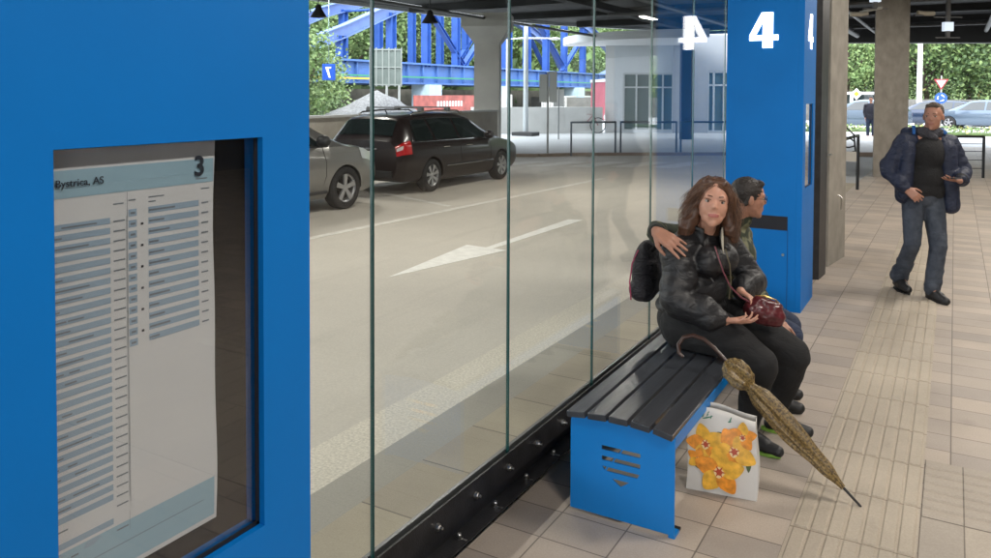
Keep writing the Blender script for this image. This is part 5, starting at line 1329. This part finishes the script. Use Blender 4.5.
# grey panel board on posts
t = empty('panel_board'); tag(t, 'grey ribbed panel board on posts in front of the blue bridge', 'board')
A, Bq = V((-20.35, 25.0)), V((-19.35, 25.75)); d = (Bq - A).normalized(); n = V((-d.y, d.x))
PG = mat('panel_grey', (.12, .15, .145), .6, noise_=.12, nscale=3)
m = MB(); m.prism([A, Bq, Bq + n * .04, A + n * .04], 2.02, 3.52); m.build('panel', PG, t)
m = MB()
for k in range(6): p = A.lerp(Bq, k / 5); m.prism([p - n * .05, p + d * .05 - n * .05, p + d * .05, p], 2.0, 3.56)
for z in (2.05, 2.75, 3.45): m.prism([A - n * .04, Bq - n * .04, Bq, A], z, z + .05)
m.build('rib', mat('rib_pale', (.22, .25, .245), .6), t)
for f in (.12, .55, .95):
    p = A.lerp(Bq, f); MB().tube([(p.x, p.y, -.1), (p.x, p.y, 2.05)], .05, 8).build('post', mat('post_galv', (.33, .35, .35), .5), t)
# bridge
br = empty('bridge', (0, 0, 0)); tag(br, 'blue steel arch bridge with tall verticals and braces beyond the yard', 'bridge')
BB = mat('bridge_blue', (.018, .07, .30), .55, noise_=.15, nscale=1.5); BB2 = mat('bridge_girder_blue', (.05, .12, .33), .6, noise_=.2, nscale=.8)
arch = [(27.2, 3.5), (31.7, 4.95), (36, 6.55), (42, 8.2), (50, 9.0), (57, 8.7), (63.2, 7.4), (67.6, 6.0), (70.3, 3.6)]
def archz(y):
    for a, b in zip(arch, arch[1:]):
        if a[0] <= y <= b[0]: return lerp(a[1], b[1], (y - a[0]) / (b[0] - a[0]))
    return 3.5
def beam(m, p, q, w_, h_):
    p, q = V(p), V(q); d = (q - p).normalized(); s_ = V((1, 0, 0)); u = s_.cross(d).normalized()
    vs = [e + s_ * sx * w_ / 2 + u * sz * h_ / 2 for e in (p, q) for sx, sz in ((-1, -1), (1, -1), (1, 1), (-1, 1))]
    m.add(vs, [(0, 1, 2, 3), (7, 6, 5, 4), (0, 4, 5, 1), (1, 5, 6, 2), (2, 6, 7, 3), (3, 7, 4, 0)])
def hbeam(m, p, q, w_, h_):
    p, q = V(p), V(q); d = (q - p).normalized()
    u = V((0, 1, 0)) if abs(d.z) > .5 else V((1, 0, 0)).cross(d).normalized()
    s_ = V((1, 0, 0))
    for off, ww, hh in ((-1, w_, .04), (1, w_, .04), (0, .05, h_)):
        c = u * off * h_ / 2
        vs = [e + c + s_ * sx * ww / 2 + u * sz * hh / 2 for e in (p, q) for sx, sz in ((-1, -1), (1, -1), (1, 1), (-1, 1))]
        m.add(vs, [(0, 1, 2, 3), (7, 6, 5, 4), (0, 4, 5, 1), (1, 5, 6, 2), (2, 6, 7, 3), (3, 7, 4, 0)])
for bx, ys in ((-27.5, [31.5, 35.7, 39.1, 42.4, 45.5, 48.8, 52.0, 55.2, 58.5, 62.2]), (-33, [31.5, 34.6, 38.0, 41.5, 45.2, 48.7, 52.2, 55.7, 59.2, 62.7])):
    m = MB()
    for a, b in zip(arch, arch[1:]): hbeam(m, (bx, a[0], a[1]), (bx, b[0], b[1]), .5, .62)
    m.build('arch_chord', mat('arch_blue', (.10, .16, .38), .55, noise_=.15, nscale=1), br)
    for y in ys:
        m = MB(); hbeam(m, (bx, y, 3.3), (bx, y, archz(y) - .2), .42, .40); m.build('vertical', BB, br)
    for (ya, za, yb, zb) in ((38.6, 7.4, 43.3, 3.5), (43.3, 3.5, 47.5, 7.2), (51.6, 8.6, 58.2, 4.0), (58.2, 3.6, 63, 7.2)) if bx > -30 else ((50.5, 3.6, 55.5, 8.2), (62.7, 7, 66.5, 3.6)):
        m = MB(); hbeam(m, (bx, ya, za), (bx, yb, zb), .34, .34); m.build('brace', BB, br)
    m = MB(); m.box(bx - .05, 22, 2.35, bx + .05, 76, 3.45); m.box(bx - .25, 22, 3.40, bx + .30, 76, 3.50); m.box(bx - .25, 22, 2.25, bx + .30, 76, 2.35)
    for k in range(36): m.box(bx + .052, 22 + k * 1.5, 2.36, bx + .22, 22.06 + k * 1.5, 3.39)
    m.build('girder', BB2, br)
MB().box(-32.7, 22, 2.5, -27.8, 76, 2.75).build('deck', CONC2, br)
MB().box(-27.18, 22, 2.62, -27.1, 76, 2.70).build('green_pipe', mat('pipe_green', (.03, .22, .10), .5), br)
MB().box(-27.0, 22, 2.45, -26.92, 34, 2.55).build('yellow_pipe', mat('pipe_yellow', (.55, .36, .03), .5), br)
m = MB()
for y in (31.5, 38.0, 45.5, 52, 58.5): m.tube([(-33, y, archz(y) - .3), (-27.5, y, archz(y) - .3)], .08, 6)
m.build('cross_tie', BB, br)
for y in (38.6, 47.0, 60): MB().box(-28.2, y, -.2, -26.9, y + 1.3, 2.24).build('pier', mat('pier_pale_blue', (.34, .45, .55), .7, noise_=.1, nscale=2), br)
# embankment behind the bridge, red hoarding and pale balustrade
struct(MB().box(-38, 10, -.3, -34.5, 90, 2.0), 'embankment', mat('embank', (.16, .15, .12), .95, noise_=.3, nscale=1.5))
def fence(name, a, b, h, label, mtp, kind, n, z0=0, slat=.03):
    t = empty(name); tag(t, label, 'fence')
    a, b = V(a), V(b); d = (b - a).normalized(); nn = V((-d.y, d.x)) * .06; m = MB()
    m.prism([a, b, b + nn, a + nn], z0 + h - .1, z0 + h); m.prism([a, b, b + nn, a + nn], z0 + .05, z0 + .16)
    for k in range(n):
        p = a.lerp(b, k / (n - 1)); m.prism([p, p + d * slat, p + d * slat + nn * .7, p + nn * .7], z0, z0 + h - .02)
    m.build('bars', mtp, t); return t
PALE = mat('balustrade_pale', (.55, .56, .55), .7)
fence('balustrade', (-24.5, 40.2), (-26.0, 47), .95, 'pale white balustrade right of the red hoarding under the bridge', PALE, '', 22, .72, .17)
fence('balustrade', (-26.2, 52), (-28.6, 74), 1.0, 'long pale balustrade under the right half of the bridge, above the white car', PALE, '', 60, .55, .18)
struct(MB().box(-30, 28, -.3, -24.0, 78, .55), 'river_wall', mat('river_wall', (.30, .29, .27), .9, noise_=.2, nscale=1))
hd = MB(); hd.prism([(-23.9, 33.0), (-24.3, 39.8), (-24.4, 39.8), (-24.0, 33.0)], .56, 1.62)
t = empty('hoarding'); tag(t, 'faded red hoarding with illegible pale lettering under the bridge, above the estate car roof', 'hoarding')
hd.build('board', mat('hoard_red', (.26, .07, .06), .8, noise_=.35, nscale=2), t)
m = MB(); rnd = random.Random(8)
for k in range(9): y = 35.2 + k * .32; m.box(-23.93 - (y - 33) * .059, y, 1.02, -23.90 - (y - 33) * .059, y + .2, 1.30)
m.build('pale_marks', PALE, t)
# distant red-roofed shed and pink container
t = empty('container', (-19.3, 50.5, -.1), R(35)); tag(t, 'faded pink red container left of the grey building, behind the white car', 'container')
MB().box(-1.2, 0, 0, 1.8, 5, 2.65).build('box_body', mat('pink_red', (.42, .10, .13), .7, noise_=.12, nscale=2), t)
MB().box(-1.25, -.05, 2.651, 1.85, 5.05, 2.85).build('roof', WHITE, t)
t = empty('tent_roof', (-27.5, 82, 0)); tag(t, 'pale blue tent roof behind the pink container', 'tent')
MB().add([(-6, -4, 3.4), (6, -4, 3.4), (6, 4, 3.4), (-6, 4, 3.4), (-2, 0, 6.4), (2, 0, 6.4)], [(0, 1, 5, 4), (1, 2, 5), (2, 3, 4, 5), (3, 0, 4), (3, 2, 1, 0)]).build('canvas', mat('tent_blue', (.12, .18, .45), .7), t)
MB().box(-5.8, -3.8, -.2, 5.8, 3.8, 3.39).build('side_wall', WHITE, t)

# ================================================================ terminal building on the right of the glass view
bd = empty('terminal_building'); tag(bd, 'pale grey building with big shop windows and a glazed entrance beyond the railing', 'building')
WG = mat('render_pale_grey', (.60, .64, .68), .8, noise_=.05, nscale=1); WG2 = mat('render_white', (.66, .67, .68), .8); WG3 = mat('render_mid_grey', (.36, .38, .41), .8, noise_=.06, nscale=1)
FRM = mat('frame_pale', (.50, .54, .56), .4); SHOPG = mat('shop_glass', (.10, .15, .15), .06, spec=.8)
P0, P1, P2_ = V((-13.1, 33.0)), V((-12.0, 33.4)), V((-9.15, 34.9))
dA = (P2_ - P1).normalized(); nA_ = V((-dA.y, dA.x))
def wallseg(m, a, b, z0, z1, th=.35):
    a, b = V(a), V(b); d = (b - a).normalized(); n = V((-d.y, d.x)) * th
    m.prism([a, b, b + n, a + n], z0, z1)
m = MB(); m.prism([(-13.38, 32.75), (-13.03, 32.92), (-13.1, 33.5), (-13.5, 33.3)], .02, 4.35); m.build('corner_column', WG2, bd)
m = MB(); wallseg(m, (-13.05, 32.92), (-12.68, 33.11), .02, 4.35); wallseg(m, (-12.68, 33.11), (-10.71, 34.15), 2.66, 4.35); wallseg(m, (-12.68, 33.11), (-10.71, 34.15), .02, .10); m.build('wall', WG, bd)
ws, we = V((-12.68, 33.11)), V((-10.71, 34.15)); dW = (we - ws).normalized(); nW = V((-dW.y, dW.x))
m = MB(); m.prism([ws + nW * .1, we + nW * .1, we + nW * .13, ws + nW * .13], .10, 2.66); m.build('window', SHOPG, bd)
m = MB()
for f in (0.0, .25, .51, .77, .965): p = ws.lerp(we, f); m.prism([p + nW * .03, p + dW * .07 + nW * .03, p + dW * .07 + nW * .095, p + nW * .095], .10, 2.66)
for z in (.11, 2.0, 2.59): m.prism([ws + nW * .035, we + nW * .035, we + nW * .09, ws + nW * .09], z, z + .065)
m.build('window_frame', FRM, bd)
m = MB()
for f, w_, z0, z1, in ((.08, .5, .2, 1.0), (.34, .6, .2, .9), (.66, .5, .2, .5), (.30, .9, 1.45, 1.8)):
    p = ws.lerp(we, f); m.prism([p + nW * .5, p + dW * w_ + nW * .5, p + dW * w_ + nW * .7, p + nW * .7], z0, z1)
m.build('shop_fitting', WG2, bd)
# column and recessed entrance
m = MB(); m.prism([(-10.70, 33.95), (-10.34, 34.15), (-10.5, 34.8), (-10.9, 34.6)], .02, 4.35); m.build('pier', WG3, bd)
m = MB(); m.prism([(-8.95, 29.45), (-8.55, 29.68), (-8.72, 30.0), (-9.12, 29.77)], .02, 4.2); o = m.build('dark_blue_column', mat('column_navy', (.02, .04, .10), .5)); tag(o, 'dark blue column left of the glazed entrance', 'column')
m = MB(); wallseg(m, (-10.34, 34.4), (-7.0, 36.20), 2.75, 4.35); wallseg(m, (-10.34, 34.4), (-9.40, 34.90), .02, 2.75); m.build('entrance_wall', WG3, bd)
m = MB(); wallseg(m, (-9.45, 35.0), (-7.0, 36.28), .05, 2.75, .03); m.build('entrance_glass', SHOPG, bd)
e0, e1v = V((-9.45, 34.91)), V((-7.0, 36.19)); m = MB(); de = (e1v - e0).normalized(); ne = V((-de.y, de.x))
for f in (0, .09, .25, .45, .70): p = e0.lerp(e1v, f); m.prism([p, p + de * .08, p + de * .08 + ne * .06, p + ne * .06], .05, 2.75)
for z in (.06, 2.1, 2.68): m.prism([e0, e1v, e1v + ne * .05, e0 + ne * .05], z, z + .08)
m.build('entrance_frame', FRM, bd)
m = MB(); p = e0.lerp(e1v, .2); m.box(p.x - .1, p.y + .6, 2.55, p.x + .8, p.y + .75, 2.62); m.build('inside_lamp', LAMP_ON, bd)
m = MB(); m.prism([(-13.3, 33.0), (-6.9, 36.3), (-6.9, 46), (-15, 46)], 4.35, 4.45); m.build('roof', WG, bd)
m = MB(); m.box(-7.3, 36.4, .02, -7.0, 46, 4.345); wallseg(m, (-13.2, 33.5), (-15, 44), .02, 4.345); m.build('side_wall', WG2, bd)
# rounded pale fascia / canopy over the building corner
m = MB(); vs = []; n_ = 24
for k in range(n_ + 1):
    a = R(200 + 95 * k / n_); x, y_ = -10.2 + 5.4 * math.cos(a), 34.2 + 5.2 * math.sin(a)
    vs += [(x, y_, 3.86), (x, y_, 4.18)]
m.add(vs, [(2 * k, 2 * k + 2, 2 * k + 3, 2 * k + 1) for k in range(n_)])
b_ = len(m.v); m.add([(-10.2, 34.2, 4.17)] + [vs[2 * k + 1] for k in range(n_ + 1)], [(0, k + 1, k + 2) for k in range(n_)]); m.add([(-10.2, 34.2, 3.87)] + [vs[2 * k] for k in range(n_ + 1)], [(0, k + 1, k + 2) for k in range(n_)])
o = m.build('entrance_canopy', WG2); tag(o, 'curved pale canopy over the corner of the grey building', 'canopy')

# ================================================================ railings, posts, signs
RAILM = mat('rail_grey_blue', (.06, .085, .11), .4, metal=.3)
def railing(a, b, label, h=.95, src=None, mt=RAILM, mid=()):
    t = empty('railing'); tag(t, label, 'railing', 'hoop railings on the sidewalk' if mt is RAILM else 'dark railings at the end of the platform')
    a, b = V(a), V(b)
    m = MB(); m.tube([(a.x, a.y, h), (b.x, b.y, h)], .028, 8); m.build('top_bar', mt, t, smooth=True)
    for p in (a, b): MB().tube([(p.x, p.y, .0), (p.x, p.y, h + .02)], .028, 8).build('post', mt, t, smooth=True)
    for z in mid: MB().tube([(a.x, a.y, z), (b.x, b.y, z)], .008, 6).build('wire', mt, t)
    return t
railing((-9.26, 20.2), (-8.32, 21.15), 'leftmost hoop railing on the sidewalk, in front of the white car', .94)
railing((-8.20, 21.25), (-6.88, 22.2), 'hoop railing on the sidewalk in front of the shop windows', .94)
railing((-6.78, 22.3), (-5.3, 23.5), 'hoop railing on the sidewalk in front of the glazed entrance', .94)
RD = mat('rail_dark', (.02, .022, .025), .4, metal=.4)
railing((.546, 19.56), (.02, 19.30), 'dark railing at the right edge, right of the walking man', .87, mt=RD, mid=(.2, .38, .56, .72))
railing((-1.52, 15.9), (-1.62, 13.4), 'dark railing beside the narrow beige column', 1.0, mt=RD, mid=())
# pale wall bracket & bike stand loop near the column
m = MB(); m.box(-1.72, 11.2, .88, -1.10, 11.32, 1.0); o = m.build('rail_end_block', CONC2); tag(o, 'pale block at the end of the railing beside the narrow beige column', 'block')
m = MB()
for k in range(3): m.tube([(-1.42 + .0 * k, 12.2, .86 + k * .14), (-1.28, 12.2, .86 + k * .14), (-1.22, 12.2, .95 + k * .07)], .012, 6)
m.tube([(-1.42, 12.2, .8), (-1.42, 12.2, 1.26), (-1.34, 12.2, 1.30), (-1.22, 12.2, 1.18), (-1.20, 12.2, .95), (-1.30, 12.2, .82)], .014, 6)
o = m.build('wire_basket', RD); tag(o, 'small black wire basket by the narrow beige column', 'basket')
# white lamp post (left view)
t = empty('lamp_post', (-15.1, 28.5, 0)); tag(t, 'white lamp post with a dark square foot right of the capped concrete column', 'lamp post')
MB().tube([(0, 0, .2), (0, 0, 4.3), (0, 0, 9)], [.11, .09, .06], 12).build('mast', mat('mast_white', (.62, .66, .68), .4), t, smooth=True)
MB().box(-.45, -.35, -.05, .45, .35, .17).build('foot', mat('foot_dark', (.07, .07, .07), .8), t)
t = empty('lamp_post', (-16.6, 29.6, 0)); tag(t, 'thin white mast with a bent arm and small lamp, left of the lamp post', 'lamp post')
MB().tube([(0, 0, 0), (0, 0, 4.05), (.5, .3, 4.1), (1.6, .95, 4.1)], [.05, .04, .035, .03], 8).build('mast', mat('mast_white', (.6, .6, .6), .4), t, smooth=True)
MB().ell((1.75, 1.03, 4.08), (.25, .2, .06)).build('lamp_head', WHITE, t, smooth=True)
# two sign backs on a post in front of the white wall
t = empty('road_sign', (-9.82, 19.85, 0)); tag(t, 'road sign post with two grey sign backs left of the hoop railing', 'sign')
MB().tube([(0, 0, -.02), (0, 0, 2.35)], .03, 8).build('post', mat('post_galv', (.33, .35, .35), .5), t, smooth=True)
M = Matrix.Rotation(R(30), 4, 'Z')
MB().box(-.24, -.03, 1.50, -.03, -.01, 2.28, M=M).build('sign_back', mat('sign_back', (.42, .45, .45), .5), t); MB().box(.035, -.03, 1.50, .25, -.01, 2.36, M=M).build('sign_back', mat('sign_back', (.4, .4, .4), .5), t)
t = empty('road_sign', (-12.9, 27.0, 0)); tag(t, 'small pale sign on a thin post in front of the short white wall', 'sign')
MB().tube([(0, 0, 0), (0, 0, 2.0)], .03, 8).build('post', mat('post_galv', (.33, .35, .35), .5), t)
MB().box(-.2, -.02, 1.25, .2, .0, 1.9, M=M).build('sign_plate', WHITE, t)
# bicycle by the building corner
bk = empty('bicycle', (-13.9, 31.9, .02), R(30)); tag(bk, 'dark bicycle leaning left of the pale corner column of the building', 'bicycle')
for x in (-.5, .5):
    wl = MB(); wl.tube([(x + .33 * math.cos(a), 0, .34 + .33 * math.sin(a)) for a in [2 * math.pi * k / 24 for k in range(25)]], .018, 6); w0_ = wl.build('wheel', RUBBER, bk)
    sp_ = MB()
    for k in range(8): a = k * math.pi / 4; sp_.tube([(x, 0, .34), (x + .32 * math.cos(a), 0, .34 + .32 * math.sin(a))], .003, 4)
    sp_.build('spokes', STEEL, w0_)
MB().tube([(-.5, 0, .34), (-.15, 0, .30), (.3, 0, .8), (-.25, 0, .85), (-.15, 0, .3)], .018, 6).tube([(-.5, 0, .34), (-.25, 0, .85), (-.28, 0, .95)], .015, 6).tube([(.5, 0, .34), (.3, 0, .8), (.27, 0, 1.0)], .018, 6).build('frame', mat('bike_red', (.25, .03, .04), .4), bk)
MB().tube([(.27, -.28, 1.0), (.27, .28, 1.0)], .012, 6).build('handlebar', BLACK, bk); MB().ell((-.28, 0, .97), (.13, .07, .03)).build('saddle', BLACK, bk)
# right side: white lamp pole, traffic signs, retaining wall
t = empty('lamp_post', (-1.75, 51.0, 0)); tag(t, 'tall white lamp pole right of the flat concrete column', 'lamp post')
MB().tube([(0, 0, 0), (0, 0, 9)], [.16, .09], 12).build('mast', WHITE, t, smooth=True); MB().tube([(0, 0, 0), (0, 0, .5)], .22, 12).build('base', WHITE, t, smooth=True)
def faces(t, kind):
    M = Matrix.Rotation(R(0), 4, 'Z'); return M
SR = mat('sign_red', (.30, .03, .04), .4); SB = mat('sign_round_blue', (.02, .08, .30), .4); SY = mat('sign_yellow', (.8, .5, .02), .4)
t = empty('road_sign', (-.62, 47.0, 0)); tag(t, 'give way triangle above a round blue roundabout sign, behind the walking man', 'sign')
MB().tube([(0, 0, 0), (0, 0, 2.75)], .035, 8).build('post', STEEL, t)
gw = MB().prism([(-.33, 2.56), (0, 2.0), (.33, 2.56)], -.05, -.03, 'y').build('give_way_plate', SR, t); MB().prism([(-.22, 2.50), (0, 2.12), (.22, 2.50)], -.056, -.0505, 'y').build('centre', WHITE, gw)
rb = MB().lathe([(0, -.05), (.29, -.05), (.29, -.03), (0, -.03)], 28, 'y', M=Matrix.Translation((0, 0, 1.58))).build('roundabout_plate', SB, t)
m = MB()
for k in range(3):
    a0 = k * 2.094 + .3; pts = [(.15 * math.cos(a0 + q * .25), -.054, 1.58 + .15 * math.sin(a0 + q * .25)) for q in range(6)]
    m.tube(pts, [.02] * 4 + [.05, .004], 6)
m.build('arrow_mark', WHITE, rb)
t = empty('road_sign', (-5.05, 51.4, 0)); tag(t, 'small yellow and white diamond priority sign right of the narrow beige column', 'sign')
MB().tube([(0, 0, 0), (0, 0, 2.0)], .03, 8).build('post', STEEL, t)
dmd = MB().prism([(-.30, 1.78), (0, 1.44), (.30, 1.78), (0, 2.12)], -.05, -.03, 'y').build('diamond_plate', WHITE, t); MB().prism([(-.16, 1.78), (0, 1.60), (.16, 1.78), (0, 1.96)], -.056, -.0505, 'y').build('centre', SY, dmd)
t = empty('retaining_wall'); tag(t, 'long low stone retaining wall behind the parked cars at the right', 'wall')
MB().box(-30, 57.6, -.1, 30, 58.2, 1.45).build('wall_body', brick_mat('stone_wall', (.34, .33, .31), (.25, .245, .235), (.15, .15, .14), .6, .3, .02, rough=.9, dirt=.3), t)
struct(MB().box(-30, 58.2, -.1, 30, 75, 1.2), 'bank', GRASSM)

# dark wall added out of view to tone down reflections in the glass
t = empty('added_dark_wall'); tag(t, 'added dark panelled wall, out of view, that dims the reflections in the glass screen', 'wall')
MB().box(12.01, -14, -.1, 12.3, 44, 4.6).build('wall_body', brick_mat('added_wall_panels', (.10, .10, .105), (.085, .085, .09), (.03, .03, .03), 1.5, 1.2, .01, rough=.8, rot=0), t)
m = MB()
for k in range(6): m.box(11.95, -10 + k * 8.5, .05, 12.005, -7.6 + k * 8.5, 2.4)
m.build('added_wall_door', mat('door_grey', (.16, .17, .18), .5), t)
